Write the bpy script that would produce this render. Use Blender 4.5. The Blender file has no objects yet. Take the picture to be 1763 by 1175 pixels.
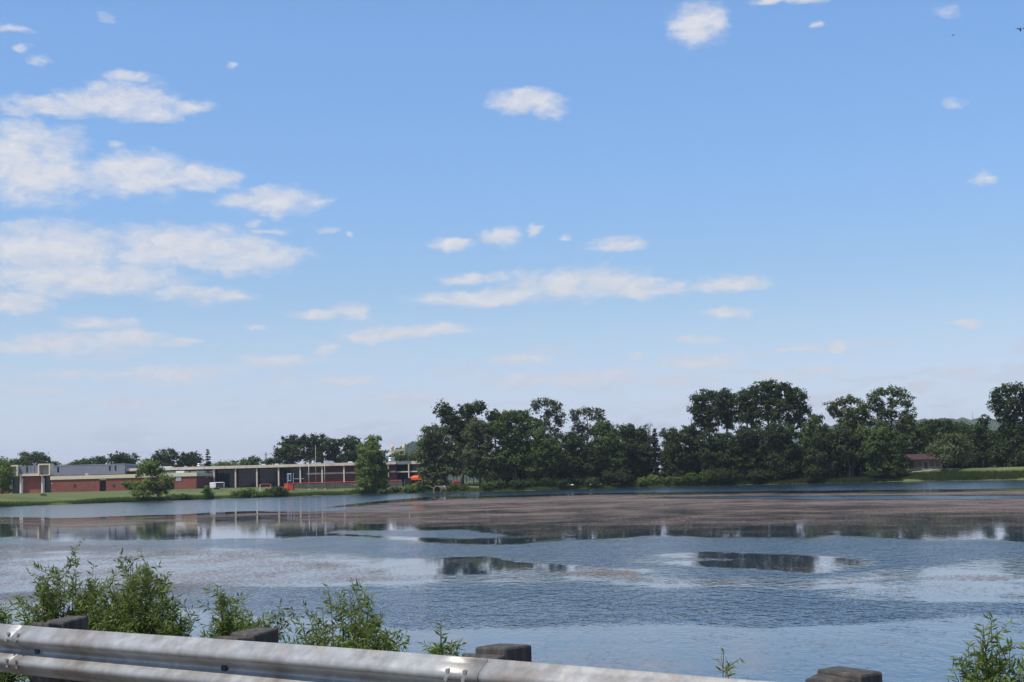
import bpy, math, random
import numpy as np
from mathutils import Vector, Matrix

random.seed(7)
RNG = np.random.default_rng(11)
R = math.radians
sc = bpy.context.scene
COL = sc.collection

# ------------------------------------------------------------------ camera
FPX, W0, H0 = 2500.0, 1763.0, 1175.0          # focal length and size of the photograph in pixels
EYE = 3.0                                     # metres above the lake
PITCH, ROLL = math.atan(240.5 / FPX), R(1.5)
fwd = Vector((0, math.cos(PITCH), math.sin(PITCH)))
up0 = Vector((0, -math.sin(PITCH), math.cos(PITCH)))
rt0 = Vector((1, 0, 0))
rt = rt0 * math.cos(ROLL) - up0 * math.sin(ROLL)
up = rt0 * math.sin(ROLL) + up0 * math.cos(ROLL)
cd = bpy.data.cameras.new('camera')
cam = bpy.data.objects.new('camera', cd); COL.objects.link(cam)
m = Matrix.Identity(4)
for i, v in enumerate((rt, up, -fwd)):
    for k in range(3): m[k][i] = v[k]
m.translation = Vector((0, 0, EYE))
cam.matrix_world = m
cd.sensor_width = 36.0; cd.lens = 36.0 * FPX / W0
cd.clip_start = 0.05; cd.clip_end = 40000
sc.camera = cam

# ------------------------------------------------------------------ sky, sun, exposure
SUN_EL, SUN_AZ = R(61), R(-128)               # azimuth from +Y towards +X
vs = sc.view_settings
vs.view_transform = 'Standard'; vs.look = 'None'; vs.gamma = 1; vs.exposure = 0.3
vs.use_curve_mapping = False
sc.cycles.use_denoising = True
sc.cycles.max_bounces = 6; sc.cycles.diffuse_bounces = 2; sc.cycles.glossy_bounces = 3
sc.cycles.transmission_bounces = 3; sc.cycles.transparent_max_bounces = 12; sc.cycles.volume_bounces = 0
sc.cycles.sample_clamp_indirect = 4

def ray(px, py):
    return fwd + rt * ((px - W0 / 2) / FPX) + up * ((H0 / 2 - py) / FPX)
def at(px, py, Y):                            # the point of the place at depth Y that the lens sees at a pixel
    d = ray(px, py)
    return Vector((0, 0, EYE)) + d * (Y / d.y)
def to_px(X, Y, Z):                           # numpy arrays
    Zr = Z - EYE
    a = X * rt.x + Y * rt.y + Zr * rt.z; b = X * up.x + Y * up.y + Zr * up.z; c = X * fwd.x + Y * fwd.y + Zr * fwd.z
    return W0 / 2 + FPX * a / c, H0 / 2 - FPX * b / c

world = bpy.data.worlds.new('World'); sc.world = world; world.use_nodes = True
wn = world.node_tree.nodes; wl = world.node_tree.links
wn.clear()
def N(t, **k):
    n = wn.new(t)
    for a, v in k.items(): setattr(n, a, v)
    return n
w_out = N('ShaderNodeOutputWorld'); w_bg = N('ShaderNodeBackground')
w_bg.inputs['Strength'].default_value = 0.15
sky = N('ShaderNodeTexSky', sky_type='NISHITA', sun_disc=False)
sky.sun_elevation = SUN_EL; sky.sun_rotation = SUN_AZ
sky.altitude = 0; sky.air_density = 0.8; sky.dust_density = 0.2; sky.ozone_density = 5.0
tc = N('ShaderNodeTexCoord'); sep = N('ShaderNodeSeparateXYZ'); wl.new(tc.outputs['Generated'], sep.inputs[0])
def M(op, a, b=None, c=None, clamp=False):
    n = N('ShaderNodeMath', operation=op); n.use_clamp = clamp
    for i, v in enumerate((a, b, c)):
        if v is None: continue
        if hasattr(v, 'is_linked'): wl.new(v, n.inputs[i])
        else: n.inputs[i].default_value = v
    return n.outputs[0]
def V(op, a, b=None, c=None):
    n = N('ShaderNodeVectorMath', operation=op)
    for i, v in enumerate((a, b, c)):
        if v is None: continue
        if hasattr(v, 'is_linked'): wl.new(v, n.inputs[i])
        else: n.inputs[i].default_value = v
    return n.outputs['Value'] if op in ('DOT_PRODUCT', 'LENGTH') else n.outputs[0]
az = M('MULTIPLY', M('ARCTAN2', sep.outputs[0], sep.outputs[1]), FPX)
el = M('MULTIPLY', M('ARCSINE', sep.outputs[2]), FPX)
cmb = N('ShaderNodeCombineXYZ'); wl.new(az, cmb.inputs[0]); wl.new(el, cmb.inputs[1])
pos = cmb.outputs[0]
def noise(vec, scale, detail=2.0, rough=0.5):
    n = N('ShaderNodeTexNoise'); n.inputs['Scale'].default_value = scale
    n.inputs['Detail'].default_value = detail; n.inputs['Roughness'].default_value = rough
    wl.new(vec, n.inputs['Vector']); return n
wv = noise(V('MULTIPLY', pos, (0.016, 0.034, 0)), 1.0, 3.0, 0.6)
pos2 = V('ADD', pos, V('MULTIPLY', V('SUBTRACT', wv.outputs['Color'], (0.5, 0.5, 0.5)), (66, 32, 0)))
fb = noise(V('MULTIPLY', pos, (0.013, 0.030, 0)), 1.0, 8.0, 0.66).outputs['Fac']
CLOUDS = [(85,186,75,17,1),(150,178,50,18,1),(215,172,90,30,1),(322,183,42,15,.85),(222,132,42,11,.75),(270,200,55,14,.5),
 (55,285,95,66,1.1),(10,270,60,50,1),(40,228,50,22,.9),(230,300,100,38,1.1),(330,305,80,22,1),(130,318,60,26,.6),(475,346,82,23,1),(545,345,16,14,.5),
 (90,428,150,42,1),(300,428,150,38,1),(430,440,95,32,1),(130,478,180,30,1),(340,508,100,18,.75),(30,520,52,24,1),
 (900,174,64,19,1),(945,188,28,19,.8),(1205,42,54,34,1),(1185,22,14,12,.6),(1360,-2,66,9,.9),
 (777,422,40,13,.95),(860,409,38,18,.9),(922,398,14,9,.8),(966,408,15,5,.6),(1070,423,50,13,.95),
 (815,478,62,11,.8),(830,512,125,16,1),(990,490,130,30,.95),(1100,498,90,17,.95),(1168,489,14,12,.9),(1253,488,68,15,1.05),
 (545,540,40,12,.85),(603,536,38,15,1),(700,572,115,13,.95),(625,580,50,9,.8),(562,602,26,9,.7),(480,622,70,11,.75),
 (220,584,65,15,.95),(90,592,130,17,.85),(300,590,45,8,.6),(170,558,70,12,.6),(125,645,65,11,.65),(300,645,100,15,.75),(80,675,60,9,.45),
 (600,656,55,9,.65),(900,621,50,10,.75),(960,656,170,14,.7),(1200,625,75,13,.85),(1097,612,18,8,.75),(1060,640,80,10,.4),
 (1250,538,55,9,.65),(1210,585,50,8,.55),(1440,597,20,8,.75),(1370,600,45,6,.55),(1655,558,34,6,.5),(1655,643,40,8,.65),(1585,667,28,9,.7),
 (1693,308,32,15,.6),(1637,177,28,11,.4),(1632,20,30,13,.4),(1410,43,14,7,.3),(20,47,32,9,.6),(40,84,17,8,.5),(178,30,20,12,.45),(70,107,30,10,.25),
 (400,114,13,7,.5),(430,382,18,11,.6),(385,398,30,11,.6),(470,397,45,7,.4),(567,395,20,7,.5),(600,405,12,7,.4),(200,245,20,7,.3),(440,567,22,6,.45),
 (1420,640,60,10,.5),(1330,650,70,10,.45),(1180,655,90,12,.5),(480,665,40,8,.4),(230,690,120,12,.35),(700,690,120,14,.3)]
field = None
for (cx, cy, rx, ry, op) in CLOUDS:
    d = ray(cx, cy).normalized()
    a, e = math.atan2(d.x, d.y) * FPX, math.asin(d.z) * FPX
    q = V('MULTIPLY_ADD', pos2, (1 / rx, 1 / ry, 0), (-a / rx, -e / ry, 0))
    f = M('SUBTRACT', min(1.1, op + (.32 if cy > 535 else .1)), V('DOT_PRODUCT', q, q))
    field = f if field is None else M('MAXIMUM', field, f)
# the same broken cumulus goes on over the rest of the sky, outside the stretch seen here
zz = M('ADD', M('MAXIMUM', sep.outputs[2], 0.0), 0.12)
dv = N('ShaderNodeCombineXYZ')
wl.new(M('DIVIDE', sep.outputs[0], zz), dv.inputs[0]); wl.new(M('DIVIDE', sep.outputs[1], zz), dv.inputs[1])
gen = noise(dv.outputs[0], 1.1, 5.0, 0.6).outputs['Fac']
gen = M('MULTIPLY_ADD', gen, 5.0, -3.0)
outside = M('MAXIMUM', M('MULTIPLY_ADD', M('ABSOLUTE', az), 1 / 250., -1050 / 250.), M('MULTIPLY_ADD', el, 1 / 150., -960 / 150.), clamp=False)
outside = M('MULTIPLY_ADD', M('MINIMUM', M('MAXIMUM', outside, 0.0), 1.0), 3.0, -3.0)
field = M('MAXIMUM', M('MAXIMUM', field, -2.0), M('ADD', gen, outside))
fine = noise(V('MULTIPLY', pos2, (0.026, 0.044, 0)), 1.0, 6.0, 0.58).outputs['Fac']
foff = noise(V('ADD', V('MULTIPLY', pos2, (0.026, 0.044, 0)), (-0.22, 0.42, 0)), 1.0, 3.0, 0.5).outputs['Fac']
raw = M('MULTIPLY_ADD', M('SUBTRACT', fb, 0.5), 2.0, M('MULTIPLY_ADD', M('SUBTRACT', fine, 0.5), 2.0, field))
mr = N('ShaderNodeMapRange', interpolation_type='SMOOTHSTEP'); wl.new(raw, mr.inputs['Value'])
mr.inputs['From Min'].default_value = -0.6; mr.inputs['From Max'].default_value = 1.35
streak = noise(V('MULTIPLY', pos2, (0.0065, 0.036, 0)), 1.0, 6.0, 0.6).outputs['Fac']
sw = N('ShaderNodeMapRange', interpolation_type='SMOOTHSTEP'); wl.new(el, sw.inputs['Value'])
sw.inputs['From Min'].default_value = 330; sw.inputs['From Max'].default_value = 130
sm = N('ShaderNodeMapRange', interpolation_type='SMOOTHSTEP'); wl.new(streak, sm.inputs['Value'])
sm.inputs['From Min'].default_value = .49; sm.inputs['From Max'].default_value = .63
mask = M('MAXIMUM', M('MULTIPLY', mr.outputs[0], 0.9), M('MULTIPLY', M('MULTIPLY', sw.outputs[0], sm.outputs[0]), .55))
mr2 = N('ShaderNodeMapRange'); wl.new(M('MULTIPLY_ADD', M('SUBTRACT', fine, foff), 2.0, M('MULTIPLY', raw, .35)), mr2.inputs['Value'])
mr2.inputs['From Min'].default_value = -0.5; mr2.inputs['From Max'].default_value = 0.9
cc = N('ShaderNodeMix', data_type='RGBA'); wl.new(mr2.outputs[0], cc.inputs['Factor'])
cc.inputs[6].default_value = (3.65, 3.72, 4.1, 1); cc.inputs[7].default_value = (4.5, 4.45, 4.5, 1)
hz = N('ShaderNodeMapRange'); wl.new(el, hz.inputs['Value'])
hz.inputs['From Min'].default_value = 0; hz.inputs['From Max'].default_value = 330
hz.inputs['To Min'].default_value = 0.9; hz.inputs['To Max'].default_value = 1.0
mx = N('ShaderNodeMix', data_type='RGBA')
rmp = N('ShaderNodeValToRGB'); wl.new(M('MULTIPLY', el, 1 / 1000.), rmp.inputs[0])     # hazier, flatter air towards the horizon
ce = rmp.color_ramp.elements
STOPS = [(0.0, (.96, .84, .90)), (.048, (.96, .83, .90)), (.128, (.97, .78, .755)), (.228, (.95, .82, .74)), (.328, (.86, .83, .77)), (.52, (.86, .94, .95)), (.77, (.93, 1.05, 1.08))]
while len(ce) < len(STOPS): ce.new(.5)
for k_, (p_, c_) in enumerate(STOPS): ce[k_].position = p_; ce[k_].color = (*c_, 1)
skyc = V('MULTIPLY', sky.outputs[0], rmp.outputs[0])
wl.new(M('MULTIPLY', mask, hz.outputs[0]), mx.inputs['Factor'])
wl.new(skyc, mx.inputs[6]); wl.new(cc.outputs[2], mx.inputs[7])
wl.new(mx.outputs[2], w_bg.inputs['Color']); wl.new(w_bg.outputs[0], w_out.inputs['Surface'])
world.cycles.sampling_method = 'MANUAL'; world.cycles.sample_map_resolution = 512

sd = bpy.data.lights.new('sun', 'SUN'); sd.energy = 3.9; sd.angle = R(0.53); sd.color = (1.0, 0.95, 0.87)
sun = bpy.data.objects.new('sun', sd); COL.objects.link(sun)
sv = Vector((math.sin(SUN_AZ) * math.cos(SUN_EL), math.cos(SUN_AZ) * math.cos(SUN_EL), math.sin(SUN_EL)))
sun.rotation_euler = (-sv).to_track_quat('-Z', 'Y').to_euler(); sun.location = sv * 50

# ------------------------------------------------------------------ materials
class NT:
    def __init__(s, name):
        s.m = bpy.data.materials.new(name); s.m.use_nodes = True
        s.n = s.m.node_tree.nodes; s.l = s.m.node_tree.links; s.n.clear()
        s.out = s.n.new('ShaderNodeOutputMaterial')
    def node(s, t, inp=None, **k):
        n = s.n.new(t)
        for a, v in k.items(): setattr(n, a, v)
        for key, v in (inp or {}).items():
            if hasattr(v, 'is_linked'): s.l.new(v, n.inputs[key])
            else: n.inputs[key].default_value = v
        return n
    def math(s, op, a, b=None, c=None):
        return s.node('ShaderNodeMath', {i: v for i, v in enumerate((a, b, c)) if v is not None}, operation=op).outputs[0]
    def obj(s, scale=(1, 1, 1)):
        t = s.n.new('ShaderNodeTexCoord')
        return s.node('ShaderNodeMapping', {0: t.outputs['Object'], 'Scale': scale}).outputs[0]
    def geo(s, scale=(1, 1, 1)):
        t = s.n.new('ShaderNodeNewGeometry')
        return s.node('ShaderNodeMapping', {0: t.outputs['Position'], 'Scale': scale}).outputs[0]
    def noise(s, vec, scale, detail=3, rough=0.55):
        return s.node('ShaderNodeTexNoise', {'Vector': vec, 'Scale': scale, 'Detail': detail, 'Roughness': rough}).outputs['Fac']
    def ramp(s, f, stops):
        n = s.node('ShaderNodeValToRGB', {0: f}); e = n.color_ramp.elements
        while len(e) < len(stops): e.new(0.5)
        for k, (p, c) in enumerate(stops): e[k].position = p; e[k].color = (*c, 1)
        return n.outputs[0]
    def mix(s, f, a, b):
        n = s.n.new('ShaderNodeMix'); n.data_type = 'RGBA'
        for k, v in ((0, f), (6, a), (7, b)):
            if hasattr(v, 'is_linked'): s.l.new(v, n.inputs[k])
            else: n.inputs[k].default_value = v if k == 0 else (*v, 1)
        return n.outputs[2]
    def maprange(s, v, a, b, c=0., d=1.):
        return s.node('ShaderNodeMapRange', {'Value': v, 'From Min': a, 'From Max': b, 'To Min': c, 'To Max': d}).outputs[0]
    def surf(s, sh): s.l.new(sh, s.out.inputs['Surface']); return s.m

def plain(name, col, rough=0.6, metal=0.0, var=0.18, scale=1.5, spec=0.4, dirt=None):
    t = NT(name); n = t.noise(t.geo(), scale, 5)
    f = t.maprange(n, 0.3, 0.7)
    lo = tuple(c * (1 - var) for c in col); hi = tuple(min(1, c * (1 + var)) for c in col)
    c = t.mix(f, lo, hi)
    if dirt:
        n2 = t.noise(t.geo((1, 1, .25)), scale * .6, 6, .65)
        c = t.mix(t.maprange(n2, .52, .72), c, dirt)
    b = t.node('ShaderNodeBsdfPrincipled', {'Base Color': c, 'Roughness': rough, 'Metallic': metal, 'Specular IOR Level': spec})
    bp = t.node('ShaderNodeBump', {'Height': n, 'Strength': 0.1, 'Distance': 0.03})
    t.l.new(bp.outputs[0], b.inputs['Normal'])
    return t.surf(b.outputs[0])

def leafmat(name, dark, light, trans=0.22, gloss=0.5):
    t = NT(name)
    a = t.node('ShaderNodeAttribute', attribute_name='tint').outputs['Fac']
    c = t.mix(a, dark, light)
    d = t.node('ShaderNodeBsdfPrincipled', {'Base Color': c, 'Roughness': gloss + .1, 'Specular IOR Level': 0.1}).outputs[0]
    tc_ = t.mix(0.5, c, tuple(min(1, x * k) for x, k in zip(light, (1.5, 1.7, .7))))
    tr = t.node('ShaderNodeBsdfTranslucent', {'Color': tc_}).outputs[0]
    return t.surf(t.node('ShaderNodeMixShader', {0: trans, 1: d, 2: tr}).outputs[0])

MAT = {}
MAT['leaf_dark'] = leafmat('dark_and_shaded_foliage', (0.023, 0.036, 0.013), (0.058, 0.080, 0.026), .18)  # dark leaves; on the right bank the tone replaces cloud shadow
MAT['leaf_mid'] = leafmat('mid_foliage', (0.035, 0.055, 0.017), (0.10, 0.14, 0.038), .22)
MAT['leaf_olive'] = leafmat('olive_foliage', (0.048, 0.06, 0.024), (0.13, 0.155, 0.06), .22)
MAT['leaf_light'] = leafmat('light_foliage', (0.068, 0.098, 0.024), (0.19, 0.24, 0.065), .28)
MAT['leaf_grey'] = leafmat('grey_green_foliage', (0.05, 0.06, 0.034), (0.11, 0.125, 0.07), .2)
MAT['needle'] = leafmat('blue_green_needles', (0.018, 0.030, 0.018), (0.04, 0.058, 0.034), .08)
MAT['willow'] = leafmat('willow_leaves', (0.075, 0.108, 0.028), (0.20, 0.255, 0.075), .35, .45)
MAT['reed'] = leafmat('shore_grass_blades', (0.05, 0.08, 0.02), (0.15, 0.19, 0.055), .3)
MAT['bark'] = plain('bark', (0.085, 0.068, 0.052), .9, 0, .35, 4)
MAT['bark_pale'] = plain('pale_bark', (0.17, 0.145, 0.12), .9, 0, .3, 4)
MAT['twig'] = plain('twig_bark', (0.12, 0.085, 0.05), .8, 0, .3, 8)
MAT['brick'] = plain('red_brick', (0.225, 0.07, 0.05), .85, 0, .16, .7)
MAT['brick_dark'] = plain('dark_and_shaded_brick', (0.15, 0.045, 0.04), .85, 0, .15, .7)  # darker brick, also carries the shade of the wing's side wall
MAT['cream'] = plain('cream_concrete', (0.64, 0.53, 0.41), .75, 0, .1, .5, dirt=(.36, .30, .24))
MAT['yellow_cream'] = plain('pale_yellow_fascia', (0.62, 0.54, 0.36), .7, 0, .07, .4)
MAT['grey_panel'] = plain('grey_metal_cladding', (0.19, 0.19, 0.21), .6, 0, .08, .4)
MAT['white'] = plain('white_paint', (0.75, 0.75, 0.74), .5, 0, .06, 1)
MAT['galv'] = plain('galvanised_sheet', (0.48, 0.50, 0.53), .42, .75, .12, 2)
MAT['dark_metal'] = plain('dark_metal', (0.03, 0.03, 0.035), .5, .3, .2, 2)
MAT['mullion'] = plain('dull_mullion_metal', (0.05, 0.06, 0.09), .5, .2, .1, 2)
MAT['pole_grey'] = plain('faded_pole_paint', (0.45, 0.44, 0.42), .6, 0, .1, 1)
MAT['soffit'] = plain('dark_soffit_board', (0.06, 0.055, 0.06), .8, 0, .1, 1)  # plain dark board colour
MAT['gravel_roof'] = plain('gravel_roof', (0.28, 0.26, 0.24), .95, 0, .2, 1)
MAT['orange'] = plain('orange_red_paint', (0.72, 0.10, 0.03), .55, 0, .08, 1)
MAT['red'] = plain('red_vinyl', (0.52, 0.04, 0.03), .5, 0, .1, 1)
MAT['windscreen'] = plain('grey_green_windscreen_mesh', (0.085, 0.088, 0.072), .9, 0, .25, .5)
MAT['black_net'] = plain('black_netting', (0.014, 0.015, 0.02), .8, 0, .2, 1)
MAT['concrete'] = plain('concrete', (0.42, 0.37, 0.32), .85, 0, .15, 1.2, dirt=(.22, .19, .15))
MAT['old_concrete'] = plain('stained_concrete', (0.13, 0.105, 0.085), .9, 0, .2, 1.2, dirt=(.09, .08, .06))
MAT['tan'] = plain('tan_stone', (0.60, 0.46, 0.27), .8, 0, .1, .2)
MAT['maroon_roof'] = plain('shaded_maroon_shingles', (0.055, 0.026, 0.026), .85, 0, .2, 1)  # darkened so the roof colour holds the shade around the house
MAT['grey_roof'] = plain('grey_shingles', (0.12, 0.11, 0.11), .85, 0, .2, 1)
MAT['siding'] = plain('shaded_tan_siding', (0.22, 0.175, 0.135), .8, 0, .1, 1)  # muted, house shade is put into the wall colour
MAT['tyre'] = plain('tyre_rubber', (0.02, 0.02, 0.02), .8, 0, .2, 4)
MAT['car_blue'] = plain('pale_blue_car_paint', (0.42, 0.50, 0.62), .25, .2, .03, 1)
MAT['car_white'] = plain('white_car_paint', (0.72, 0.72, 0.72), .25, 0, .03, 1)
MAT['car_red'] = plain('red_car_paint', (0.45, 0.045, 0.03), .25, 0, .03, 1)
MAT['glassdark'] = None
t = NT('dark_window_glass')
MAT['glassdark'] = t.surf(t.node('ShaderNodeBsdfPrincipled', {'Base Color': (0.008, 0.012, 0.024, 1), 'Roughness': 0.06, 'Specular IOR Level': .3}).outputs[0])
MAT['wood'] = None
t = NT('weathered_timber')
g = t.noise(t.geo((14, 14, 1.2)), 2.2, 6, .6)
cw = t.ramp(g, [(.25, (.022, .019, .018)), (.5, (.06, .05, .042)), (.8, (.14, .115, .09))])
b = t.node('ShaderNodeBsdfPrincipled', {'Base Color': cw, 'Roughness': .85})
t.l.new(t.node('ShaderNodeBump', {'Height': g, 'Strength': .9, 'Distance': .02}).outputs[0], b.inputs['Normal'])
MAT['wood'] = t.surf(b.outputs[0])
# galvanised beam with road grime and rust bleeding
t = NT('weathered_galvanised_beam')
n1 = t.noise(t.geo(), 9, 6, .6); n2 = t.noise(t.geo((1, 1, .35)), 3.2, 6, .7); n3 = t.noise(t.geo((1, 1, .12)), 14, 4, .6)
c1 = t.ramp(n1, [(.25, (.27, .265, .25)), (.7, (.41, .40, .38))])
c2 = t.mix(t.maprange(n2, .44, .66, 0, .8), c1, (.19, .155, .12))
c3 = t.mix(t.maprange(n3, .62, .78, 0, .5), c2, (.22, .13, .075))
b = t.node('ShaderNodeBsdfPrincipled', {'Base Color': c3, 'Roughness': t.maprange(n1, .3, .7, .34, .5), 'Metallic': .3})
t.l.new(t.node('ShaderNodeBump', {'Height': n1, 'Strength': .12, 'Distance': .01}).outputs[0], b.inputs['Normal'])
MAT['rail'] = t.surf(b.outputs[0])
# lawn
t = NT('lawn_ground')
n1 = t.noise(t.geo(), .05, 5, .6); n2 = t.noise(t.geo(), 1.1, 5, .7); n3 = t.noise(t.geo((.05, .35, 1)), .6, 3)
c1 = t.ramp(n1, [(.3, (.07, .088, .026)), (.55, (.115, .132, .042)), (.8, (.18, .175, .075))])
c2 = t.mix(t.maprange(n2, .45, .75, 0, .6), c1, (.13, .155, .05))
c3 = t.mix(t.maprange(n3, .5, .7, 0, .35), c2, (.05, .085, .02))
b = t.node('ShaderNodeBsdfPrincipled', {'Base Color': c3, 'Roughness': .9, 'Specular IOR Level': .15})
t.l.new(t.node('ShaderNodeBump', {'Height': n2, 'Strength': .5, 'Distance': .06}).outputs[0], b.inputs['Normal'])
MAT['lawn'] = t.surf(b.outputs[0])
t = NT('gravel_and_soil_bank')
n1 = t.noise(t.geo(), 35, 4, .7); n2 = t.noise(t.geo(), 1.2, 4)
c1 = t.ramp(n1, [(.3, (.07, .055, .045)), (.55, (.16, .13, .11)), (.75, (.26, .22, .20))])
c2 = t.mix(t.maprange(n2, .45, .65, 0, .6), c1, (.11, .12, .05))
b = t.node('ShaderNodeBsdfPrincipled', {'Base Color': c2, 'Roughness': .95})
t.l.new(t.node('ShaderNodeBump', {'Height': n1, 'Strength': .8, 'Distance': .03}).outputs[0], b.inputs['Normal'])
MAT['bank'] = t.surf(b.outputs[0])
MAT['asphalt'] = plain('asphalt', (0.05, 0.05, 0.052), .9, 0, .25, 20)
MAT['path'] = plain('pale_gravel_path', (0.33, 0.29, 0.25), .95, 0, .15, 1)
t = NT('wooded_hillside')
n1 = t.noise(t.geo(), .02, 6, .7); n2 = t.noise(t.geo(), .004, 3)
c1 = t.ramp(n1, [(.3, (.022, .04, .018)), (.7, (.06, .09, .03))])
c1 = t.mix(t.maprange(n2, .45, .65, 0, .5), c1, (.08, .10, .04))
b = t.node('ShaderNodeBsdfPrincipled', {'Base Color': c1, 'Roughness': .95, 'Specular IOR Level': .1})
t.l.new(t.node('ShaderNodeBump', {'Height': n1, 'Strength': 1, 'Distance': 18}).outputs[0], b.inputs['Normal'])
MAT['hill'] = t.surf(b.outputs[0])
# lake water: wind ripples where the breeze touches it, glassy between
t = NT('lake_water')
rip = t.node('ShaderNodeAttribute', attribute_name='ripple').outputs['Fac']
e1 = t.noise(t.geo((.02, .02, 1)), 1.0, 5, .65); e2 = t.noise(t.geo((.16, .10, 1)), 1.0, 4, .6)
e3 = t.noise(t.geo((.7, .45, 1)), 1.0, 3, .6)
edge = t.math('ADD', t.math('ADD', t.math('MULTIPLY', t.math('SUBTRACT', e1, .5), .8), t.math('MULTIPLY', t.math('SUBTRACT', e2, .5), 1.0)), t.math('MULTIPLY', t.math('SUBTRACT', e3, .5), .6))
rr = t.maprange(t.math('ADD', rip, edge), .1, .95)
rr = t.math('POWER', rr, 1.6)
w1 = t.noise(t.geo((2.9, 1.15, 1)), 1.0, 3, .6); w2 = t.noise(t.geo((1.0, .7, 1)), 6.0, 2, .5)
ht = t.math('ADD', t.math('MULTIPLY', w1, 1.0), t.math('MULTIPLY', w2, .22))
gust = t.maprange(t.noise(t.geo((.33, .16, 1)), 1.0, 3, .6), .3, .7, .55, 1.3)
dist = t.math('MULTIPLY', t.maprange(rr, 0, 1, .0022, .105), gust)
bp = t.node('ShaderNodeBump', {'Height': ht, 'Strength': 1.0, 'Distance': dist})
b = t.node('ShaderNodeBsdfPrincipled', {'Base Color': (.018, .040, .070, 1), 'Roughness': t.maprange(rr, 0, 1, .015, .10), 'IOR': 1.333, 'Normal': bp.outputs[0]})
MAT['water'] = t.surf(b.outputs[0])
# floating algae: broken film of flecks on the water
t = NT('floating_algae_film')
cov = t.node('ShaderNodeAttribute', attribute_name='cover').outputs['Fac']
a1 = t.noise(t.geo((.03, .03, 1)), 1.0, 5, .65); a2 = t.noise(t.geo((1, 1, 1)), 5.5, 5, .7); a3 = t.noise(t.geo((.25, .12, 1)), 1.0, 3, .6)
th = t.math('ADD', t.math('ADD', t.math('MULTIPLY', t.math('SUBTRACT', a1, .5), .8), t.math('MULTIPLY', t.math('SUBTRACT', a2, .5), 1.4)), t.math('MULTIPLY', t.math('SUBTRACT', a3, .5), .5))
al = t.maprange(t.math('ADD', cov, th), .36, .64, 0, .86)
ca = t.ramp(a2, [(.3, (.11, .08, .064)), (.5, (.19, .138, .114)), (.64, (.21, .165, .125)), (.8, (.14, .135, .07))])
bs = t.node('ShaderNodeBsdfPrincipled', {'Base Color': ca, 'Roughness': .65, 'Specular IOR Level': .12}).outputs[0]
tp = t.node('ShaderNodeBsdfTransparent').outputs[0]
MAT['algae'] = t.surf(t.node('ShaderNodeMixShader', {0: al, 1: tp, 2: bs}).outputs[0])

# ------------------------------------------------------------------ mesh helpers
class MB:
    def __init__(s): s.v = []; s.f = []
    def add(s, vs_, fs):
        o = len(s.v); s.v += [tuple(p) for p in vs_]; s.f += [tuple(i + o for i in f) for f in fs]; return s
    def box(s, x0, x1, y0, y1, z0, z1):
        return s.add([(x0,y0,z0),(x1,y0,z0),(x1,y1,z0),(x0,y1,z0),(x0,y0,z1),(x1,y0,z1),(x1,y1,z1),(x0,y1,z1)],
            [(3,2,1,0),(4,5,6,7),(0,1,5,4),(1,2,6,5),(2,3,7,6),(3,0,4,7)])
    def tube(s, pts, rad, n=6, cap=True):
        pts = [Vector(p) for p in pts]
        if not hasattr(rad, '__len__'): rad = [rad] * len(pts)
        o = len(s.v)
        for i, p in enumerate(pts):
            d = (pts[min(i + 1, len(pts) - 1)] - pts[max(i - 1, 0)])
            d = d.normalized() if d.length > 1e-9 else Vector((0, 0, 1))
            a = d.cross(Vector((0, 0, 1)) if abs(d.z) < .9 else Vector((1, 0, 0))).normalized(); b_ = d.cross(a)
            for k in range(n):
                t_ = 2 * math.pi * k / n
                s.v.append(tuple(p + (a * math.cos(t_) + b_ * math.sin(t_)) * rad[i]))
        for i in range(len(pts) - 1):
            for k in range(n):
                k2 = (k + 1) % n
                s.f.append((o + i*n + k, o + i*n + k2, o + (i+1)*n + k2, o + (i+1)*n + k))
        if cap:
            s.f.append(tuple(o + k for k in range(n))[::-1]); e = o + (len(pts) - 1) * n
            s.f.append(tuple(e + k for k in range(n)))
        return s
    def lathe(s, c, prof, n=16):
        c = Vector(c); o = len(s.v)
        for r_, z in prof:
            for k in range(n):
                t_ = 2 * math.pi * k / n; s.v.append((c.x + r_ * math.cos(t_), c.y + r_ * math.sin(t_), c.z + z))
        for i in range(len(prof) - 1):
            for k in range(n):
                k2 = (k + 1) % n; s.f.append((o+i*n+k, o+i*n+k2, o+(i+1)*n+k2, o+(i+1)*n+k))
        s.f.append(tuple(o + k for k in range(n))[::-1]); e = o + (len(prof) - 1) * n
        s.f.append(tuple(e + k for k in range(n))); return s
    def build(s, name, mat, parent=None, smooth=False, bevel=0):
        me = bpy.data.meshes.new(name); me.from_pydata(s.v, [], s.f); me.update()
        if smooth: me.polygons.foreach_set('use_smooth', [True] * len(me.polygons))
        me.materials.append(MAT[mat] if isinstance(mat, str) else mat)
        return link(name, me, parent, bevel)
def link(name, me, parent=None, bevel=0):
    o = bpy.data.objects.new(name, me); COL.objects.link(o)
    if parent is not None:
        o.parent = parent
        o.matrix_parent_inverse = parent_world(parent).inverted()
    if bevel:
        md = o.modifiers.new('bevel', 'BEVEL'); md.width = bevel; md.segments = 2; md.limit_method = 'ANGLE'
    return o
def parent_world(p):
    mw = Matrix.Translation(p.location) @ p.rotation_euler.to_matrix().to_4x4()
    if p.parent is None: return mw
    return parent_world(p.parent) @ p.matrix_parent_inverse @ mw
def empty(name, loc):
    o = bpy.data.objects.new(name, None); COL.objects.link(o); o.location = loc; o.empty_display_size = .5; return o
def tag(o, label, cat, group=None):
    o['label'] = label; o['category'] = cat
    if group: o['group'] = group
    return o
def struct(o, kind='structure'): o['kind'] = kind; return o
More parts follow.
